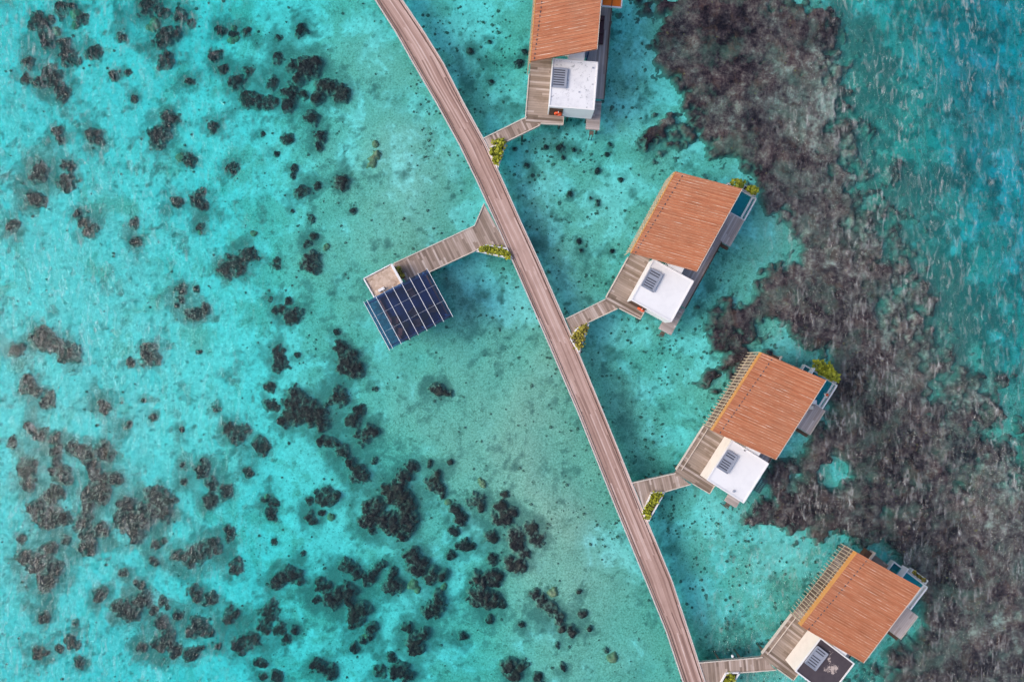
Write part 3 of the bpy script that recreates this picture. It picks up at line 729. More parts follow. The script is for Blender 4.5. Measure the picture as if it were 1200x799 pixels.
rubble(9500, [(600, 160, 860, 420), (640, 380, 860, 640), (780, 580, 1000, 799), (480, 0, 760, 200), (0, 0, 450, 400), (300, 150, 620, 600), (0, 400, 420, 799), (300, 560, 760, 799), (480, 0, 760, 200), (600, 160, 860, 420), (640, 380, 860, 640), (780, 580, 1000, 799), (480, 0, 700, 420), (620, 200, 880, 640)])
me = bpy.data.meshes.new('seabed_rubble'); me.from_pydata(rb_v, [], rb_f); me.materials.append(M['rubble'])
rbo = bpy.data.objects.new('seabed_rubble', me); C.objects.link(rbo)
tag(rbo, 'countless small dark coral pieces strewn across the pale lagoon bed', 'rubble', None, 'stuff')

# ------------------------------------------------------------------ boardwalk
ZD = 1.6
BW_L = [(215, -330), (310, -200), (395, -70), (439, 0), (462.7, 37), (483, 73), (511, 121), (538.5, 171), (560.5, 217), (580, 260), (600, 305.5), (641, 399.5), (677, 484), (720, 592), (756, 680), (780, 739), (800, 799), (826, 880), (872, 1040), (918, 1200)]
BW_R = [(248, -330), (343, -200), (428, -70), (472, 0), (497, 37), (520, 74), (544, 121), (570, 168), (592, 217), (611, 260), (632, 305.5), (674, 402), (709, 487), (755, 600), (788, 680), (807.5, 739), (827, 799), (853, 880), (899, 1040), (945, 1200)]
L_ = [P(x, y, ZD) for x, y in BW_L]; R_ = [P(x, y, ZD) for x, y in BW_R]
bw = empty('boardwalk', (L_[10].x, L_[10].y, 0))
tag(bw, 'long gently curved timber boardwalk of weathered pinkish planks crossing the lagoon', 'boardwalk')
def under(o, par):
    o.parent = par
    o.matrix_parent_inverse = MAT[par.name].inverted()
    return o
def ubuild(m, name, mats, par, smooth=False):
    return under(m.build(name, mats, None, smooth), par)
mb = MB(); s = 0.0
for i in range(len(L_) - 1):
    a, b, c, d = L_[i], R_[i], R_[i + 1], L_[i + 1]
    s2 = s + ((d - a).length + (c - b).length) / 2
    wd0, wd1 = (b - a).length, (c - d).length
    for z, fl in ((ZD, False), (ZD - 0.12, True)):
        q = [(a.x, a.y, z), (b.x, b.y, z), (c.x, c.y, z), (d.x, d.y, z)]
        uv = [(s, 0), (s, 3.0), (s2, 3.0), (s2, 0)]
        mb.face(q[::-1] if fl else q, uv[::-1] if fl else uv)
    s = s2
ubuild(mb, 'deck', M['boardwalk'], bw)
for side, pts in (('l', L_), ('r', R_)):
    mb = MB(); q = [(p.x, p.y) for p in pts]
    strip(mb, q if side == 'r' else q[::-1], -0.13, ZD - 0.28, ZD + 0.07)
    ubuild(mb, 'edge_beam', M['edge_white'], bw)
    mb = MB(); q2 = offset_line(q, -0.42 if side == 'r' else 0.35)
    strip(mb, q2, 0.07, ZD + 0.004, ZD + 0.035)
    ubuild(mb, 'deck_strip', M['brown'] if side == 'r' else M['pile'], bw)
for i in range(1, len(L_) - 1):
    for k in (0.5,):
        a = L_[i].lerp(R_[i], 0.12); b = L_[i].lerp(R_[i], 0.88)
        for p in (a, b):
            mb = MB(); mb.cyl(p.x, p.y, 0.14, -3.4, ZD - 0.13, 10)
            ubuild(mb, 'pile', M['pile'], bw, True)
        mb = MB(); mb.bar((a.x, a.y, ZD - 0.27), (b.x, b.y, ZD - 0.27), 0.18, 0.26)
        ubuild(mb, 'cross_beam', M['pile'], bw)

# ------------------------------------------------------------------ footbridges and planters
def leaves(name, spots, n, size, mat, label, group, spread_z=0.5):
    """Leafy plant: stems plus many small separate leaf faces through the volume of the crown."""
    cx = sum(q[0] for q in spots) / len(spots); cy = sum(q[1] for q in spots) / len(spots); zb = min(q[2] for q in spots)
    root = empty(name, (cx, cy, zb))
    tag(root, label, 'shrub' if 'shrub' in name else 'plant', group)
    mb = MB(); st = MB()
    rr = random.Random(int(abs(cx * 31 + cy * 17)) + 3)
    per = max(20, n // len(spots))
    for (x, y, z, r) in spots:
        for k in range(max(3, int(r * 5))):
            a = rr.uniform(0, 6.28); l = r * rr.uniform(0.4, 0.9)
            st.bar((x, y, z), (x + math.cos(a) * l * 0.7, y + math.sin(a) * l * 0.7, z + spread_z * rr.uniform(0.5, 1.0)), 0.03)
        for k in range(per):
            a = rr.uniform(0, 6.28); d = r * math.sqrt(rr.random()) * rr.uniform(0.8, 1.15)
            h = spread_z * (1 - 0.6 * (d / r) ** 2) * rr.uniform(0.35, 1.1)
            p = Vector((x + math.cos(a) * d, y + math.sin(a) * d, z + 0.06 + max(0.0, h)))
            t = Vector((rr.gauss(0, 1), rr.gauss(0, 1), rr.gauss(0, 0.5))).normalized()
            s_ = t.cross(Vector((rr.gauss(0, .4), rr.gauss(0, .4), 1))).normalized()
            l = size * rr.uniform(0.6, 1.3); w_ = l * 0.42
            mb.face([p, p + t * l * 0.5 + s_ * w_, p + t * l, p + t * l * 0.5 - s_ * w_])
    ubuild(mb, 'foliage', mat, root); ubuild(st, 'stem', M['brown'], root)
    return root

def footbridge(label, poly, edges, along, piles):
    """poly: outline in photo survey points, edges: outer edge lines, along: run of the walk (boards lie across it)."""
    w_ = [P(x, y, ZD) for x, y in poly]
    cx = sum(p.x for p in w_) / len(w_); cy = sum(p.y for p in w_) / len(w_)
    root = empty('footbridge', (cx, cy, 0))
    tag(root, label, 'footbridge', 'footbridges from the boardwalk to the buildings')
    a, b = P(*along[0], ZD), P(*along[1], ZD)
    mb = MB(); mb.prism([(p.x, p.y) for p in w_], ZD - 0.14, ZD - 0.006, (-(b - a).y, (b - a).x))
    ubuild(mb, 'deck', M['bridge'], root)
    for e in edges:
        q = [tuple(P(x, y, ZD).xy) for x, y in e]
        mb = MB(); strip(mb, q, 0.11, ZD - 0.3, ZD + 0.09)
        ubuild(mb, 'edge_beam', M['edge'], root)
    for x, y in piles:
        p = P(x, y, ZD); mb = MB(); mb.cyl(p.x, p.y, 0.12, -3.2, ZD - 0.16, 10)
        ubuild(mb, 'pile', M['pile'], root, True)
    return root

footbridge('narrow grey footbridge to the villa at the top, unplanted on its upper side', [(565, 162.5), (582, 198), (593, 167), (633, 147.5), (634, 144), (617, 137)],
           [[(617, 137), (565, 162.5)], [(593, 167), (633, 147.5)]], ((570, 170), (622, 145)), [(600, 147), (612, 156), (583, 160)])
footbridge('brown footbridge to the second villa from the top, beside a triangular planter', [(663, 373), (680, 415), (690, 378), (724, 362), (709.5, 350)],
           [[(709.5, 350), (663, 373)], [(690, 378), (724, 362)]], ((668, 385), (716, 358)), [(685, 366), (705, 368), (700, 356)])
footbridge('brown footbridge to the third villa from the top, beside a long white planter', [(741, 565), (761, 612), (763.7, 577), (779, 576.5), (809.3, 567.7), (791.6, 553.7)],
           [[(791.6, 553.7), (741, 565)], [(779, 576.5), (809.3, 567.7)]], ((745, 575), (803, 561)), [(762, 564), (790, 570), (780, 560)])
footbridge('pale footbridge to the lowest villa with a small white cap on its upper edge', [(819.5, 775.5), (838, 835), (842, 800), (851, 788.5), (867, 788), (909.5, 785), (893.5, 769)],
           [[(893.5, 769), (819.5, 775.5)], [(867, 788), (909.5, 785)]], ((825, 784), (900, 777)), [(845, 776), (880, 783), (870, 774)])
footbridge('wide planked footbridge leading left to the glass roofed pavilion', [(567, 238), (556, 264), (458, 311), (480, 335), (503, 320), (557, 294.5), (570, 286), (595, 291), (602, 304)],
           [[(567, 238), (556, 264), (461, 308.5)], [(502, 320), (557, 294.5)]], ((570, 278), (485, 320)), [(540, 275), (530, 302), (500, 293), (510, 310), (470, 310), (492, 318)])

def planter(label, poly, inner, mat, plabel, n, size, hgt=0.45):
    w_ = [P(x, y, ZD + 0.15) for x, y in poly]
    q = [(p.x, p.y) for p in w_]
    a = sum(q[i][0] * q[(i + 1) % len(q)][1] - q[(i + 1) % len(q)][0] * q[i][1] for i in range(len(q)))
    if a < 0: q = q[::-1]
    cx = sum(p[0] for p in q) / len(q); cy = sum(p[1] for p in q) / len(q)
    root = empty('planter', (cx, cy, 0)); tag(root, label, 'planter', 'white planters beside the footbridges')
    mb = MB()
    for i in range(len(q)):
        x0, y0 = q[i]; x1, y1 = q[(i + 1) % len(q)]
        mb.bar((x0, y0, ZD - 0.12), (x1, y1, ZD - 0.12), 0.16, 0.62)
    ubuild(mb, 'rim', M['white'], root)
    mb = MB(); mb.prism([(cx + (x - cx) * 0.93, cy + (y - cy) * 0.93) for x, y in q], ZD - 0.35, ZD + 0.02)
    ubuild(mb, 'soil', M['soil'], root)
    sp = []
    for x, y, r in inner:
        p = P(x, y, ZD + 0.3); sp.append((p.x, p.y, ZD + 0.02, r / 10.0))
    leaves('planter_plant', sp, n, size, mat, plabel, 'plants growing in the planters', hgt)
planter('narrow three cornered white planter by the top footbridge', [(592.5, 168), (583, 197), (573.5, 178), (576, 172)], [(584, 170, 7), (578, 178, 6), (585, 179, 6), (581, 188, 4), (588, 168, 5)], M['leaf'],
        'loose yellow green plant spilling from the planter by the top footbridge', 260, 0.34, 0.7)
planter('three cornered white planter by the second footbridge from the top', [(676, 385), (690, 379), (678.5, 413), (668.5, 397)], [(680, 388, 6), (675, 396, 6), (680, 398, 6), (678, 405, 4), (685, 384, 4)], M['leaf_dry'],
        'olive and brown plant in the planter by the second footbridge from the top', 260, 0.32, 0.6)
planter('long four sided white planter packed with clipped plants by the third footbridge', [(763.7, 577.5), (778.5, 577), (759.5, 611), (753.3, 600)], [(768, 581, 5), (772, 580, 4), (765, 587, 5), (761, 594, 5), (757, 601, 4), (759, 605, 3), (768, 587, 4)], M['leaf'],
        'dense clipped green plants filling the planter by the third footbridge', 420, 0.26, 0.4)
planter('white four sided planter cut by the lower edge, at the lowest footbridge', [(851, 788.5), (866.5, 788), (846, 823), (839.5, 809)], [(857, 794, 5), (854, 799, 5), (850, 805, 5), (846, 812, 4)], M['leaf'],
        'green plant in the planter by the lowest footbridge', 260, 0.28, 0.45)
planter('long white planter filled with green on the bridge to the pavilion', [(558, 293.8), (570, 287), (594, 291.5), (600, 303)], [(566, 292, 4), (573, 292, 5), (580, 293, 5), (587, 295, 5), (593, 297, 4), (577, 294, 4), (595, 300, 3)], M['leaf'],
        'dense green plants filling the planter on the pavilion bridge', 420, 0.26, 0.4)

# ------------------------------------------------------------------ villas
def villa(label, cfg):
    o = P(*cfg['origin'], 5.7)
    th = R(cfg['ang'])
    root = empty('water_villa', (o.x, o.y, 0), th - R(90))
    # local axes of the empty: +y runs from the entrance deck to the pool end (u), +x across to the sea side (v)
    tag(root, label, 'villa', 'orange roofed villas on stilts')
    g = cfg.get
    def q(u, v): return (v, u)
    def rect(u0, u1, v0, v1): return [q(u0, v0), q(u0, v1), q(u1, v1), q(u1, v0)]
    ALONG, ACROSS = (0, 1), (1, 0)
    dv0, du0, dv1 = g('deck_v0'), g('deck_u0'), g('deck_v1')
    an = g('annex')          # u0, u1, v0, v1
    zt = 4.3
    # entrance deck along the left flank and in front of the annex
    mb = MB()
    mb.prism([q(du0, dv0), q(du0 + 0.1, dv1), q(an[0] - 0.02, dv1), q(an[0] - 0.02, an[2] - 0.02), q(10.2, an[2] - 0.02), q(10.2, dv0)], ZD - 0.16, ZD, ACROSS)
    deck = mb.build('entrance_deck', M['deck'], root)
    mb = MB(); strip(mb, [q(0.2, dv0), q(cfg['elbow_u'] if 'elbow_u' in cfg else du0 + 0.4, dv0)], -0.12, ZD - 0.3, ZD + 0.10); mb.build('edge_beam', M['edge'], deck)
    if g('double_edge'):
        mb = MB(); strip(mb, [q(0.2, dv0 + 0.45), q(du0 + 0.7, dv0 + 0.45)], 0.06, ZD + 0.004, ZD + 0.12); mb.build('kerb_rail', M['edge'], deck)
    mb = MB(); strip(mb, [q(du0 + 0.02, g('elbow_v')), q(du0 + 0.1, dv1), q(an[0] - 0.1, dv1)], 0.11, ZD - 0.28, ZD + 0.08); mb.build('edge_beam', M['edge'], deck)
    # main house under the big roof
    mb = MB(); mb.box(2.7, 6.3, an[1] + 1.45, 9.4, ZD + 0.01, 5.45)
    wall = mb.build('wall', M['plaster_wall'], root)
    mb = MB()
    for k in range(4): mb.box(6.3, 6.36, 2.0 + k * 1.85, 3.7 + k * 1.85, ZD + 0.1, 4.2)
    mb.build('window', M['glass'], wall)
    mb = MB(); mb.prism(rect(an[1] + 0.05, 9.4, 6.3, 8.8), ZD - 0.16, ZD - 0.004, ALONG)
    mb.build('floor_deck', M['lounge'], root)
    # roof: skewed mono pitch, higher towards the sea
    skew = g('skew', 0.16); WR = 6.95
    rz = lambda x, y: 5.7 + 1.2 * x / WR
    rp = lambda u, v: (v, u + skew * v)
    mb = MB(); d = (1, skew)
    mb.prism([rp(0, 0), rp(0, WR), rp(10.1, WR), rp(10.1, 0)], lambda x, y: rz(x, y) - 0.16, rz, d)
    sp_ = g('rib_gap', 0.5); k = 0; u = 0.06
    while u < 10.05:
        hw = 0.032
        a, b, c, e = rp(u - hw, 0.02), rp(u - hw, WR - 0.02), rp(u + hw, WR - 0.02), rp(u + hw, 0.02)
        zz = lambda x, y: rz(x, y) + 0.055
        n0 = len(mb.f)
        mb.prism([a, b, c, e], lambda x, y: rz(x, y) + 0.003, zz, d, 1, 1, (k * 13.7, u * 7))
        u += sp_ * random.uniform(0.9, 1.1); k += 1
    roof = mb.build('roof', [M['roof'], M['rib']], root)
    mb = MB()
    u = 0.25; rv = g('ridge_v', (0.5, 0.95))
    while u < 9.9:
        v = rv[0] + (rv[1] - rv[0]) * u / 10
        x, y = rp(u, v)
        mb.prism([(x - 0.05, y - 0.12), (x + 0.05, y - 0.12), (x + 0.05, y + 0.12), (x - 0.05, y + 0.12)], rz(x, y) + 0.004, rz(x, y) + 0.05)
        u += 0.5
    mb.build('dash_row', M['darkslot'], roof)  # line of small dark dashes near the left eave
    mb = MB(); mb.box(-0.10, -0.01, 0.02, 10.08, 5.02, 5.72)
    mb.build('fascia', M['fascia'], roof)
    mb = MB(); mb.prism([rp(0, WR + 0.01), rp(10.1, WR + 0.01), rp(10.1, WR + 0.07), rp(0, WR + 0.07)], 6.62, 6.93); mb.build('fascia', M['edge'], roof)
    # upright slat screen from the deck to the eave
    mb = MB(); n = 25
    sv = g('slat_v', dv0 - 0.15)
    for k in range(n):
        u = 0.35 + k * (9.7 / (n - 1))
        mb.bar((sv, u - 0.02, 1.0), (-0.14, u, 5.25), 0.085, 0.07)
    for zz in (2.2, 4.2):
        t_ = (zz - 1.0) / 4.25; xx = sv + (-0.14 - sv) * t_ + 0.06
        mb.bar((xx, 0.3, zz), (xx, 10.1, zz), 0.05)
    mb.build('slat_screen', M['slat'], root)
    # flat roofed annex
    mb = MB()
    mb.prism(rect(an[0], an[1], an[2], an[3]), ZD - 0.35, zt - 0.10)
    annex = mb.build('annex', [M['plaster_wall'] if g('cream') else M['plaster']], root)
    mb = MB(); mb.prism(rect(an[0] + 0.005, an[1] - 0.005, an[2] + 0.005, an[3] - 0.005), zt - 0.097, zt - 0.04)
    flat = mb.build('flat_roof', M[g('flat')], annex)
    if g('flat') == 'flaked':
        bpy.data.objects.remove(flat)
        nx_, ny_ = 48, 48
        X, Y = np.meshgrid(np.linspace(an[2] + 0.01, an[3] - 0.01, nx_), np.linspace(an[0] + 0.01, an[1] - 0.01, ny_))
        fl = blobs(X, Y, [(5.6, -1.1, .5, 1.0), (6.4, -1.6, .6, 1.0), (5.9, -2.3, .6, .9), (6.7, -2.0, .5, .9), (5.2, -0.4, .5, .9), (6.9, -1.2, .4, .7), (3.6, -3.2, .25, .8)])
        flat = grid_object('flat_roof', M['flaked'], X, Y, np.full_like(X, zt - 0.05), None, {'flake': np.clip(fl, 0, 1.1)})
        flat.parent = annex
    mb = MB()
    for (u0, u1, v0, v1) in ((an[0] - 0.02, an[0] + 0.14, an[2], an[3]), (an[1] - 0.14, an[1], an[2], an[3]), (an[0] + 0.14, an[1] - 0.14, an[2] - 0.02, an[2] + 0.12), (an[0] + 0.14, an[1] - 0.14, an[3] - 0.12, an[3] + 0.02)):
        mb.box(v0, v1, u0, u1, zt - 0.12, zt + 0.03)
    mb.build('parapet', M['white'], annex)
    lv = g('link', (an[2] + 1.75, an[2] + 3.5))
    mb = MB(); mb.box(lv[0], lv[1], an[1] + 0.01, an[1] + 1.4, ZD, zt - 0.1); mb.build('link_block', M['plaster'], annex)
    # louvred rooflight
    s0, s1, t0, t1 = g('sky')
    mb = MB(); mb.box(t0, t1, s0, s1, zt - 0.03, zt + 0.16)
    skl = mb.build('rooflight', M['grey'], annex)
    mb = MB()
    nl = 7
    for k in range(nl):
        uu = s0 + 0.22 + (s1 - s0 - 0.5) * k / (nl - 1)
        if g('two_panel') and k in (4,): continue
        mb.box(t0 + 0.16, t1 - 0.22, uu, uu + 0.13, zt + 0.163, zt + 0.172)
    mb.build('louvre', M['darkslot'], skl)
    mb = MB()
    for a_, b_ in (((t0, s0), (t1, s0)), ((t1, s0), (t1, s1)), ((t1, s1), (t0, s1)), ((t0, s1), (t0, s0))):
        mb.bar((a_[0], a_[1], zt + 0.19), (b_[0], b_[1], zt + 0.19), 0.09, 0.10)
    mb.build('frame', M['grey'], skl)
    for (fu, fv, fr, fm) in g('fittings', ()):
        mb = MB(); mb.cyl(fv, fu, fr, zt - 0.035, zt + 0.12, 10, 0, fr * 0.7); mb.build('roof_vent', M[fm], annex)
    # dark entrance panel in the front wall of the annex
    mb = MB(); mb.box(an[2] + 0.12, dv1 - 0.25, an[0] - 0.06, an[0] - 0.001, ZD + 0.02, 3.9)
    mb.build('entrance_door', M['brown'], annex)
    # walk on the sea side and the lower swimming platform
    wv0, wv1 = an[3] + 0.03, g('walk_v1')
    mb = MB(); mb.prism([q(g('walk_u0'), wv0), q(g('walk_u0'), wv1), q(g('walk_u1'), wv1), q(g('walk_u1'), 6.4), q(an[1] + 0.03, 6.4), q(an[1] + 0.03, wv0)], ZD - 0.17, ZD - 0.008, ALONG)
    sw = mb.build('side_walk', M['lounge'], root)
    mb = MB(); strip(mb, [q(g('walk_u1'), wv1), q(g('walk_u0'), wv1)], -0.09, ZD - 0.2, ZD + 0.12); mb.build('edge_beam', M['brown'], sw)
    pf = g('plat')
    mb = MB(); mb.prism(rect(*pf), 0.75, 0.9, ACROSS)
    pl = mb.build('swim_platform', M['lounge'], root)
    mb = MB(); mb.box(pf[2] + 0.5, pf[2] + 1.0, pf[0] - 0.45, pf[0] - 0.01, 0.35, 0.5)
    mb.box(pf[2] + 0.55, pf[2] + 0.62, pf[0] - 0.6, pf[0] - 0.5, -1.4, 0.9); mb.box(pf[2] + 0.88, pf[2] + 0.95, pf[0] - 0.6, pf[0] - 0.5, -1.4, 0.9)
    mb.build('ladder', M['pile'], pl)
    if g('trellis'):
        a_ = g('trellis'); mb = MB()
        for k in range(9):
            uu = a_[0] + (a_[1] - a_[0]) * k / 8
            mb.box(a_[2], a_[3], uu - 0.05, uu + 0.05, ZD + 0.3, ZD + 0.36)
        for vv in (a_[2] + 0.1, (a_[2] + a_[3]) / 2, a_[3] - 0.1): mb.box(vv - 0.03, vv + 0.03, a_[0] - 0.1, a_[1] + 0.1, ZD + 0.22, ZD + 0.30)
        mb.build('trellis', M['darkslot'], root)
    # sun deck and plunge pool at the far end
    if g('pool'):
        u0, u1, v0, v1 = g('pool')
        mb = MB(); mb.box(v0, v1, u0, u1, ZD - 0.9, ZD - 0.75)
        pool = mb.build('plunge_pool', M['tile'], root)
        mb = MB()
        for b_ in ((v0, v1, u1 - 0.16, u1), (v1 - 0.62, v1 - 0.40, u0 + 0.12, u1 - 0.16), (v0, v1 - 0.14, u0, u0 + 0.12), (v0, v0 + 0.12, u0 + 0.12, u1 - 0.16)):
            mb.box(b_[0], b_[1], b_[2], b_[3], ZD - 0.74, ZD - 0.02)
        mb.build('pool_rim', M['rim'], pool)
        mb = MB(); mb.box(v1 - 0.14, v1, u0, u1 - 0.165, ZD - 0.74, ZD + 0.02); mb.build('pool_kerb', M['white'], pool)
        mb = MB(); mb.box(v0 + 0.12, v1 - 0.62, u0 + 0.12, u1 - 0.16, ZD - 0.10, ZD - 0.08)
        mb.build('water', M['pool_water'], pool)
        mb = MB(); mb.box(v1 - 0.40, v1 - 0.14, u0 + 0.12, u1 - 0.165, ZD - 0.7, ZD - 0.4); mb.build('overflow_channel', M['tile'], pool)
        l0, l1, m0, m1 = g('lounge')
        mb = MB(); mb.prism(rect(l0, l1, m0, m1), ZD - 0.16, ZD + 0.012, ALONG)
        ld = mb.build('sun_deck', M['lounge'], root)
        mb = MB(); strip(mb, [q(l1, m1), q(l0, m1)], -0.07, ZD - 0.2, ZD + 0.08); mb.build('edge_beam', M['edge'], ld)
        mb = MB(); mb.box(m0 + 0.9, m1, l0 - 0.38, l0 - 0.02, ZD - 0.7, ZD - 0.4); mb.build('step', M['brown'], ld)
        p0, p1, p2, p3 = g('pbox')
        mb = MB()
        for b_ in ((p2, p3, p0, p0 + 0.1), (p2, p3, p1 - 0.1, p1), (p2, p2 + 0.1, p0 + 0.1, p1 - 0.1), (p3 - 0.1, p3, p0 + 0.1, p1 - 0.1)):
            mb.box(b_[0], b_[1], b_[2], b_[3], ZD - 0.6, ZD + 0.05)
        pb = mb.build('planter', M['rim'], root)
        mb = MB(); mb.box(p2 + 0.1, p3 - 0.1, p0 + 0.1, p1 - 0.1, ZD - 0.6, ZD - 0.1); mb.build('soil', M['soil'], pb)
        nd = g('north')
        mb = MB(); mb.prism(rect(nd[0], nd[1], nd[2], nd[3]), ZD - 0.5, ZD - 0.35, ACROSS); nb = mb.build('rear_deck', M['deck'], root)
        mb = MB(); mb.box(nd[2] - 0.7, nd[2] - 0.03, nd[0] - 0.2, nd[1] - 0.1, ZD - 0.4, ZD + 0.5); mb.build('rear_box', M['brown'], root)
        mb = MB(); mb.box(nd[2] - 0.06, nd[2] + 0.04, nd[0] - 0.2, nd[1] + 0.15, ZD - 0.34, ZD + 0.9); mb.build('screen', M['edge'], nb)
        mb = MB(); mb.box(nd[3], nd[3] + 0.09, nd[0] + 0.3, nd[1] + 1.0, ZD - 0.34, ZD + 0.9); mb.build('screen', M['white'], nb)
        mb = MB(); mb.box(nd[3] + 0.1, p2 - 0.02, nd[0], nd[1] + 0.9, ZD - 0.6, ZD - 0.5); mb.build('rear_landing', M['brown'], root)
    # stilts
    for (u, v) in ((du0 + 0.6, dv0 + 0.4), (du0 + 0.6, dv1 - 0.4), (-1.5, dv0 + 1.2), (4.0, dv0 + 1.2), (9.8, dv0 + 1.2), (an[0] + 0.4, an[3] - 0.4), (an[0] + 0.4, dv1 + 0.5), (1.5, 6.0), (5.0, 6.0), (9.0, 6.0), (3.5, 8.6), (pf[0] + 0.3, pf[3] - 0.2), (9.5, 8.8), (7.0, 8.8)):
        mb = MB(); mb.cyl(v, u, 0.14, -3.6, ZD - 0.17 if u > pf[1] or v < pf[2] else 0.74, 10); mb.build('pile', M['pile'], root, True)
    return root, (lambda u, v, z: MAT[root.name] @ Vector((v, u, z)))

bpy.context.view_layer.update()
V1, f1 = villa('villa at the top edge with a speckled white annex roof and a dark brown entrance', dict(origin=(622, 72), ang=85.3, deck_v0=-0.05, deck_u0=-5.4, deck_v1=4.3, elbow_v=1.7, annex=(-4.25, 1.1, 2.4, 7.45), flat='plaster_stained',
    sky=(-2.1, 0.0, 2.5, 4.1), fittings=((-2.4, 5.6, .07, 'grey'), (0.4, 6.9, .09, 'grey')), walk_v1=8.75, walk_u0=-1.95, walk_u1=12.0, plat=(-5.35, -1.98, 6.95, 8.55), rib_gap=0.40, skew=0.2, ridge_v=(0.35, 0.85), slat_v=-0.32))
V2, f2 = villa('villa second from top with a clean white annex and a deep teal pool', dict(origin=(740, 296.5), ang=61.2, deck_v0=0.32, deck_u0=-5.5, deck_v1=4.95, elbow_v=2.2, annex=(-4.3, 0.9, 2.6, 7.7), flat='plaster',
    sky=(-2.4, -0.2, 2.8, 4.3), two_panel=True, walk_v1=8.9, walk_u0=-1.75, walk_u1=6.9, plat=(-5.2, -1.8, 7.4, 9.05), rib_gap=0.29, skew=0.2, ridge_v=(0.35, 0.8), slat_v=-0.15,
    pool=(10.3, 13.25, 6.2, 10.0), lounge=(6.9, 10.28, 7.6, 9.95), pbox=(13.3, 13.95, 8.0, 9.75), north=(10.3, 11.2, 3.0, 6.0)))
V3, f3 = villa('villa third from top with a bright white annex and a bather in its pool' if False else 'villa third from top with a bright white annex and a bushy shrub behind its pool', dict(origin=(835, 505), ang=57.6, deck_v0=0.2, deck_u0=-6.2, deck_v1=4.9, elbow_v=2.6, annex=(-4.85, 0.4, 2.8, 7.65), flat='plaster', cream=True,
    sky=(-3.05, -0.85, 2.9, 4.3), two_panel=True, fittings=((-4.3, 6.0, .16, 'grey'), (0.15, 4.6, .08, 'darkslot')), double_edge=True, walk_v1=8.7, walk_u0=-1.9, walk_u1=5.7, plat=(-5.85, -1.95, 7.0, 8.6), rib_gap=0.29, skew=0.14, ridge_v=(0.75, 1.2), slat_v=0.08,
    trellis=(-2.9, -1.3, 8.75, 9.6), pool=(9.1, 12.35, 6.2, 10.65), lounge=(5.8, 9.08, 7.0, 11.0), pbox=(12.4, 12.95, 7.9, 10.35), north=(10.2, 11.4, 3.2, 7.0)))
V4, f4 = villa('lowest villa, with a blackened flat annex roof and wide cream side wall', dict(origin=(938.7, 733.7), ang=52.6, deck_v0=0.8, deck_u0=-5.9, deck_v1=5.5, elbow_v=3.2, annex=(-4.45, 0.25, 3.3, 8.05), flat='flaked', cream=True,
    sky=(-3.0, -0.7, 3.5, 4.95), two_panel=True, double_edge=True, walk_v1=9.0, walk_u0=-1.9, walk_u1=5.3, plat=(-5.9, -1.95, 7.4, 9.0), rib_gap=0.29, skew=0.15, ridge_v=(0.75, 1.2), slat_v=0.6,
    pool=(8.85, 12.15, 6.4, 11.3), lounge=(5.45, 8.8, 7.2, 12.4), pbox=(12.2, 12.75, 8.6, 10.85), north=(10.2, 11.4, 3.6, 7.6)))

# ------------------------------------------------------------------ things on and beside the villas
def local_spots(f, L): return [tuple(f(u, v, z)) + (r,) for (u, v, z, r) in L]
leaves('pool_shrub', local_spots(f2, [(13.3, 7.05, 1.6, .55), (13.5, 7.4, 1.6, .45), (13.6, 8.7, 1.55, .25), (13.6, 9.2, 1.55, .22)]), 300, 0.4, M['leaf'], 'round yellow green shrub at the roof corner of the second villa', 'shrubs behind the plunge pools', 1.3)
leaves('pool_shrub', local_spots(f3, [(13.0, 7.3, 1.5, .5), (13.2, 8.2, 1.5, .5), (13.0, 9.0, 1.5, .5), (12.8, 9.7, 1.5, .3), (12.6, 8.2, 1.5, .2)]), 420, 0.42, M['leaf'], 'wide bushy green shrub behind the pool of the third villa', 'shrubs behind the plunge pools', 1.1)
leaves('pool_shrub', local_spots(f4, [(12.48, 9.0, 1.5, .2), (12.48, 9.6, 1.5, .22), (12.48, 10.3, 1.5, .2)]), 160, 0.2, M['leaf_dry'], 'low strip of green plants in the planter of the lowest villa', 'shrubs behind the plunge pools', 0.25)

def ornament(f, u, v, label):
    root = empty('wall_ornament', f(u, v, 2.2)); tag(root, label, 'ornament', 'red ornaments on the entrance walls')
    bm = bmesh.new()
    mb = MB(); n, m = 18, 8
    ux = (f(u, v + 1, 0) - f(u, v, 0)).normalized(); c = f(u, v, 2.75); nrm = (f(u - 1, v, 0) - f(u, v, 0)).normalized()
    def pt(i, j):
        a = 2 * math.pi * i / n; b = 2 * math.pi * j / m
        rr = 0.36 + 0.12 * math.cos(b)
        return c + ux * (rr * math.cos(a)) + Vector((0, 0, 1)) * (rr * math.sin(a)) + nrm * (0.14 + 0.12 * math.sin(b))
    for i in range(n):
        for j in range(m):
            mb.face([pt(i, j), pt(i + 1, j), pt(i + 1, j + 1), pt(i, j + 1)], None, 0)
    ubuild(mb, 'ring', M['orange_red'], root, True)
    mb = MB()
    mb.bar(c + nrm * 0.02 + Vector((0, 0, 0.5)), c + nrm * 0.2 + Vector((0, 0, 0.5)), 0.06); ubuild(mb, 'hook', M['steel'], root)
    bm.free()
ornament(f1, -4.32, 3.55, 'orange red ring on the dark entrance wall of the top villa')
ornament(f2, -4.37, 4.3, 'orange red ring on the dark entrance wall of the second villa')

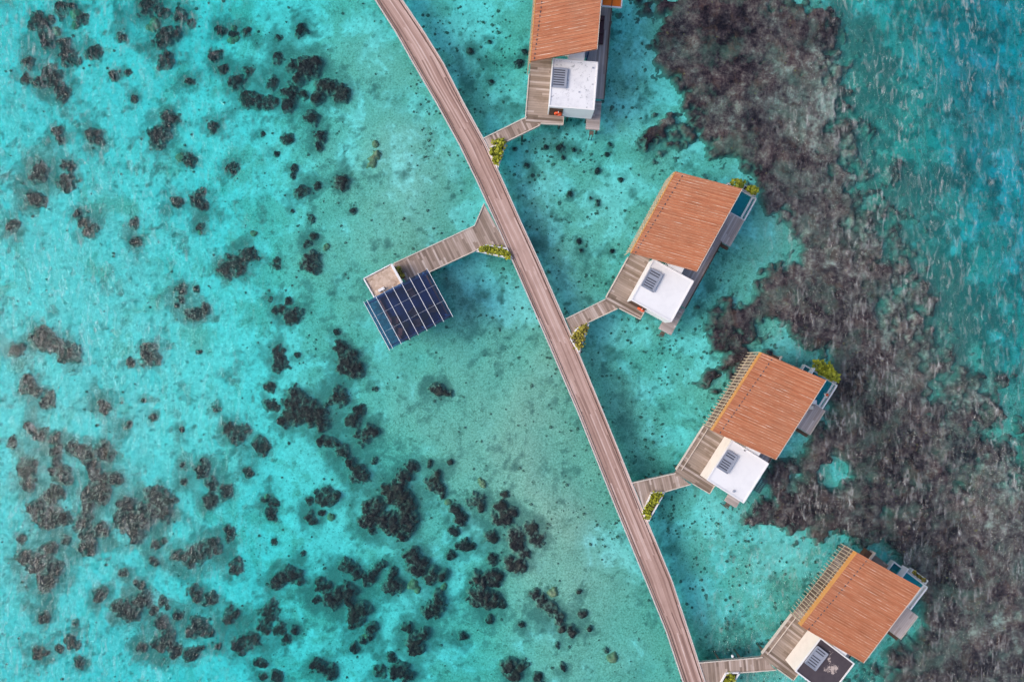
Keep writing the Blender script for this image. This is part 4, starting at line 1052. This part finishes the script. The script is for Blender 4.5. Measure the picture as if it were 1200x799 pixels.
def lounger(f, u, v, label):
    root = empty('sun_lounger', f(u, v, ZD)); tag(root, label, 'lounger', 'dark loungers on the walk of the top villa')
    def bx(mb, u0, u1, v0, v1, z0, z1):
        pts = [f(u + a, v + b, 0) for a, b in ((u0, v0), (u0, v1), (u1, v1), (u1, v0))]
        mb.prism([(p.x, p.y) for p in pts], z0, z1)
    mb = MB(); bx(mb, -0.85, 0.75, -0.28, 0.28, ZD + 0.22, ZD + 0.30); ubuild(mb, 'frame', M['brown'], root)
    mb = MB(); bx(mb, -0.8, 0.25, -0.25, 0.25, ZD + 0.303, ZD + 0.40); ubuild(mb, 'mattress', M['darkred'], root)
    mb = MB(); bx(mb, 0.28, 0.73, -0.25, 0.25, ZD + 0.303, ZD + 0.62); ubuild(mb, 'backrest', M['darkred'], root)
    for a in (-0.75, 0.65):
        for b in (-0.22, 0.22):
            mb = MB(); bx(mb, a - 0.03, a + 0.03, b - 0.03, b + 0.03, ZD, ZD + 0.219); ubuild(mb, 'leg', M['brown'], root)
M['darkred'] = mat_plain('dark_plum_fabric', (0.085, 0.04, 0.05), 0.9, 0.15, 4.0)
lounger(f1, 6.55, 7.72, 'upper of two dark lounge chairs half under the roof of the top villa')
lounger(f1, 5.0, 7.78, 'lower of two dark lounge chairs half under the roof of the top villa')

# orange parasol over the walk of the top villa
root = empty('parasol', f1(8.6, 8.45, ZD)); tag(root, 'square bright orange parasol with a white hem, cut by the top edge', 'parasol')
mb = MB(); c_ = [f1(7.5, 7.35, 3.9), f1(7.5, 9.55, 3.9), f1(9.7, 9.55, 3.9), f1(9.7, 7.35, 3.9)]; tip = f1(8.6, 8.45, 4.5)
for i in range(4):
    mb.face([c_[i], c_[(i + 1) % 4], tip]); mb.face([c_[(i + 1) % 4] - Vector((0, 0, .03)), c_[i] - Vector((0, 0, .03)), tip - Vector((0, 0, .03))])
cn = ubuild(mb, 'canopy', M['orange_cloth'], root)
mb = MB()
for i in range(4): mb.bar(c_[i], c_[(i + 1) % 4], 0.14, 0.16)
ubuild(mb, 'hem', M['white'], root)
mb = MB()
for i in range(4): mb.bar(c_[i].lerp(c_[(i + 1) % 4], 0.5) + Vector((0, 0, 0.06)), tip + Vector((0, 0, 0.04)), 0.06)
ubuild(mb, 'rib', M['brown'], root)
mb = MB(); mb.cyl(tip.x, tip.y, 0.04, ZD, 4.45, 8); ubuild(mb, 'pole', M['brown'], root)

# small objects by the pool of the third villa
def bundle(name, f, u, v, z, label, cat, mats):
    p = f(u, v, z); root = empty(name, p); tag(root, label, cat)
    return p, root
p, root = bundle('cushion', f3, 9.25, 9.35, ZD + 0.02, 'white square cushion at the pool end of the sun deck of the third villa', 'cushion', None)
mb = MB(); mb.bar(p + Vector((-0.24, 0, 0.09)), p + Vector((0.24, 0, 0.09)), 0.46, 0.17); ubuild(mb, 'cover', M['white'], root)
mb = MB(); mb.bar(p + Vector((-0.25, -0.2, 0.09)), p + Vector((0.25, -0.2, 0.09)), 0.03, 0.19); ubuild(mb, 'piping', M['towel'], root)
p, root = bundle('towel', f3, 8.5, 9.4, ZD + 0.02, 'folded cream towel on the sun deck of the third villa', 'towel', None)
mb = MB()
for k in range(3): mb.bar(p + Vector((-0.22, 0.02 * k, 0.04 + 0.055 * k)), p + Vector((0.22, 0.02 * k, 0.04 + 0.055 * k)), 0.36, 0.05)
ubuild(mb, 'fold', M['towel'], root)
p, root = bundle('pool_bundle', f3, 10.7, 10.15, ZD - 0.02, 'small orange and white heap on the pool ledge of the third villa', 'bundle', None)
mb = MB()
pts = [p + Vector((-0.35, 0.2, 0.02)), p + Vector((0.36, 0.25, 0.02)), p + Vector((0.02, -0.42, 0.02))]; tp = p + Vector((0.02, 0.03, 0.26))
for i in range(3): mb.face([pts[i], pts[(i + 1) % 3], tp]) if False else mb.face([pts[(i + 1) % 3], pts[i], tp])
ubuild(mb, 'cloth', M['towel'], root)
mb = MB(); mb.cyl(tp.x, tp.y, 0.17, tp.z - 0.10, tp.z + 0.04, 10, 0, 0.08); ubuild(mb, 'knot', M['orange_red'], root)
p = P(858, 768, ZD + 0.1)
root = empty('post_cap', (p.x, p.y, ZD + 0.09)); tag(root, 'tiny white cap on the upper edge beam of the lowest footbridge', 'cap')
mb = MB(); mb.cyl(p.x, p.y + 0.02, 0.12, ZD + 0.085, ZD + 0.3, 10); mb.cyl(p.x, p.y + 0.02, 0.15, ZD + 0.3, ZD + 0.36, 10, 0, 0.06); ubuild(mb, 'body', M['white'], root)

# ------------------------------------------------------------------ pavilion with a blue glass roof
ZR = 4.4
TL, TR, BRr, BL = P(426.5, 354, ZR), P(500.6, 315, ZR), P(530, 370.5, ZR), P(456.7, 410, ZR)
ex = (TR - TL); ey = (BL - TL)
pv = empty('pavilion', (TL.x, TL.y, 0)); tag(pv, 'open pavilion with a blue glass roof on white rafters at the end of its bridge', 'pavilion')
def gp(a, b, z): 
    q_ = TL + ex * a + ey * b; return Vector((q_.x, q_.y, z))
rows = [0.0, 0.05, 0.185, 0.32, 0.455, 0.59, 0.725, 0.855, 1.0]
mb = MB(); mb.prism([tuple(gp(a, b, 0).xy) for a, b in ((0.0, 0.01), (1.0, 0.01), (1.0, 0.99), (0.0, 0.99))], ZR - 0.02, ZR)
gr = ubuild(mb, 'glass_roof', M['glass'], pv)
mb = MB()
for k in (0.33, 0.66): mb.bar(gp(0.0, k, ZR + 0.02), gp(1.0, k, ZR + 0.02), 0.03, 0.03)
under(mb.build('seam', M['grey']), pv).name = 'roof_seam'
for a in rows:
    mb = MB(); mb.bar(gp(a, -0.01, ZR + 0.10), gp(a, 1.01, ZR + 0.10), 0.05, 0.12); ubuild(mb, 'rafter', M['steel'], pv)
for b in (0.06, 0.94):
    mb = MB(); mb.bar(gp(0.0, b, ZR - 0.16), gp(1.0, b, ZR - 0.16), 0.12, 0.2); ubuild(mb, 'roof_beam', M['grey'], pv)
DV = [gp(0.155, 0.0, 0), gp(0.93, 0.0, 0), gp(0.93, 0.92, 0), gp(0.155, 0.92, 0)]
sc2 = 1.0
mb = MB(); mb.prism([(q_.x * 1.035, q_.y * 1.035) if False else (q_.x, q_.y) for q_ in DV], ZD - 0.15, ZD - 0.002, (ey.x, ey.y)); fl = ubuild(mb, 'floor', M['pav_floor'] if 'pav_floor' in M else M['deck'], pv)
for i, (a, b) in enumerate(((0.17, 0.03), (0.92, 0.03), (0.92, 0.90), (0.17, 0.90), (0.55, 0.90), (0.55, 0.03))):
    q_ = gp(a, b, 0); mb = MB(); mb.box(q_.x - 0.08, q_.x + 0.08, q_.y - 0.08, q_.y + 0.08, ZD, ZR - 0.27); ubuild(mb, 'post', M['steel'], pv)
    mb = MB(); mb.cyl(q_.x, q_.y, 0.15, -3.4, ZD - 0.152, 10); ubuild(mb, 'pile', M['pile'], pv, True)
mb = MB()
for a0, b0, a1, b1 in ((0.16, 0.0, 0.16, 0.92), (0.925, 0.0, 0.925, 0.92), (0.16, 0.915, 0.925, 0.915)):
    mb.bar(gp(a0, b0, ZD + 0.15), gp(a1, b1, ZD + 0.15), 0.18, 0.3)
ubuild(mb, 'bench', M['cushion'], pv)

def armchair(a, b, rz, label):
    q_ = gp(a, b, ZD); root = empty('armchair', (q_.x, q_.y, ZD), rz); tag(root, label, 'armchair', 'red brown armchairs under the glass roof')
    mb = MB(); mb.box(-0.36, 0.36, -0.36, 0.36, 0.12, 0.40); mb.build('seat', M['cushion'], root)
    mb = MB(); mb.box(-0.36, 0.36, 0.362, 0.50, 0.12, 0.80); mb.build('backrest', M['cushion'], root)
    for s_ in (-1, 1):
        mb = MB(); mb.box(s_ * 0.43 - 0.065, s_ * 0.43 + 0.065, -0.36, 0.5, 0.12, 0.58); mb.build('armrest', M['brown'], root)
        for t_ in (-0.3, 0.42):
            mb = MB(); mb.box(s_ * 0.4 - 0.03, s_ * 0.4 + 0.03, t_ - 0.03, t_ + 0.03, 0, 0.119); mb.build('leg', M['brown'], root)
ang = math.atan2(ex.y, ex.x)
for i, (zx, zy, rz, lb) in enumerate(((300, 525, 1.2, 'leftmost red brown armchair under the glass roof of the pavilion'), (450, 465, 0.3, 'red brown armchair under the middle bay of the glass roof'), (605, 432, -0.4, 'rightmost red brown armchair under the glass roof of the pavilion'),
        (480, 538, 3.0, 'red brown armchair facing the bay nearest the lower eave, middle of the pavilion'), (335, 612, 2.6, 'red brown armchair at the lower left corner of the pavilion'), (432, 305, 0.0, 'lone red brown armchair near the upper eave of the pavilion'))):
    p = P(420 + zx / 6.95, 300 + zy / 6.95, ZD + 0.4)
    r0 = p - TL; r0.z = 0
    det = ex.x * ey.y - ex.y * ey.x
    a = (r0.x * ey.y - r0.y * ey.x) / det; b = (ex.x * r0.y - ex.y * r0.x) / det
    armchair(a, b, ang + rz, lb)
def coffee_table(zx, zy, lb):
    p = P(420 + zx / 6.95, 300 + zy / 6.95, ZD)
    root = empty('low_table', (p.x, p.y, ZD), ang); tag(root, lb, 'table', 'low tables under the glass roof')
    mb = MB(); mb.cyl(0, 0, 0.42, 0.40, 0.45, 16); mb.build('table_top', M['brown'], root)
    mb = MB(); mb.cyl(0, 0, 0.05, 0.03, 0.399, 8); mb.build('stem', M['grey'], root)
    mb = MB(); mb.cyl(0, 0, 0.25, 0.0, 0.029, 12); mb.build('foot', M['grey'], root)
coffee_table(385, 560, 'dark round low table at the lower left under the pavilion glass')
coffee_table(545, 490, 'dark round low table at the right under the pavilion glass')

# pebble roofed hut beside the pavilion
ZH = 3.4
hc = [P(426.3, 326.6, ZH), P(458.5, 309.6, ZH), P(471.5, 332.5, ZH), P(439, 349, ZH)]
hut = empty('hut', (hc[0].x, hc[0].y, 0)); tag(hut, 'small square white walled hut with a tan pebble roof beside the glass pavilion', 'hut')
mb = MB(); mb.prism([(p.x, p.y) for p in hc], ZD - 0.2, ZH - 0.16); ubuild(mb, 'wall', M['plaster'], hut)
cxy = sum(hc, Vector()) / 4
mb = MB(); mb.prism([tuple((cxy + (p - cxy) * 0.97).xy) for p in hc], ZH - 0.157, ZH - 0.08); ubuild(mb, 'roof', M['gravel'], hut)
mb = MB()
for i, wd in ((0, 0.10), (1, 0.26), (2, 0.10), (3, 0.14)):
    mb.bar(hc[i] + Vector((0, 0, -0.03)), hc[(i + 1) % 4] + Vector((0, 0, -0.03)), wd, 0.24)
ubuild(mb, 'parapet', M['white'], hut)
for p in hc:
    q_ = cxy + (p - cxy) * 0.85; mb = MB(); mb.cyl(q_.x, q_.y, 0.14, -3.4, ZD - 0.2, 10); ubuild(mb, 'pile', M['pile'], hut, True)
p = P(447.5, 339.5, ZH)
root = empty('air_conditioner', (p.x, p.y, ZH - 0.08), ang); tag(root, 'white box shaped cooling unit on the tan pebble roof of the hut', 'cooling unit')
mb = MB(); mb.box(-0.36, 0.36, -0.15, 0.15, 0.05, 0.5); mb.build('casing', M['white'], root)
mb = MB()
for s_ in (-0.25, 0.25): mb.box(s_ - 0.04, s_ + 0.04, -0.2, 0.2, 0.0, 0.049)
mb.build('foot', M['grey'], root)
mb = MB(); mb.box(-0.30, 0.12, -0.158, -0.151, 0.1, 0.45); mb.build('grille', M['darkslot'], root)
sp = []
for x, y, r in ((467, 316, 3), (469, 319.5, 3), (471, 323.5, 2.6)):
    p = P(x, y, ZD + 0.3); sp.append((p.x, p.y, ZD + 0.3, r / 10.0))
leaves('potted_plant', sp, 200, 0.24, M['leaf_dry'], 'strip of olive plants in a trough against the white hut wall', None, 0.5)
root = empty('plant_trough', (sp[1][0], sp[1][1], ZD)); tag(root, 'narrow dark trough holding plants against the white hut wall', 'trough')
mb = MB(); a_, b_ = Vector(sp[0][:3]), Vector(sp[2][:3]); d_ = (b_ - a_).normalized() * 0.25
mb.bar((a_ - d_).to_tuple()[:2] + (ZD + 0.15,), (b_ + d_).to_tuple()[:2] + (ZD + 0.15,), 0.5, 0.29); ubuild(mb, 'box', M['brown'], root)
mb = MB(); mb.bar((a_ - d_ * 0.8).to_tuple()[:2] + (ZD + 0.30,), (b_ + d_ * 0.8).to_tuple()[:2] + (ZD + 0.30,), 0.42, 0.012); ubuild(mb, 'soil', M['soil'], root)
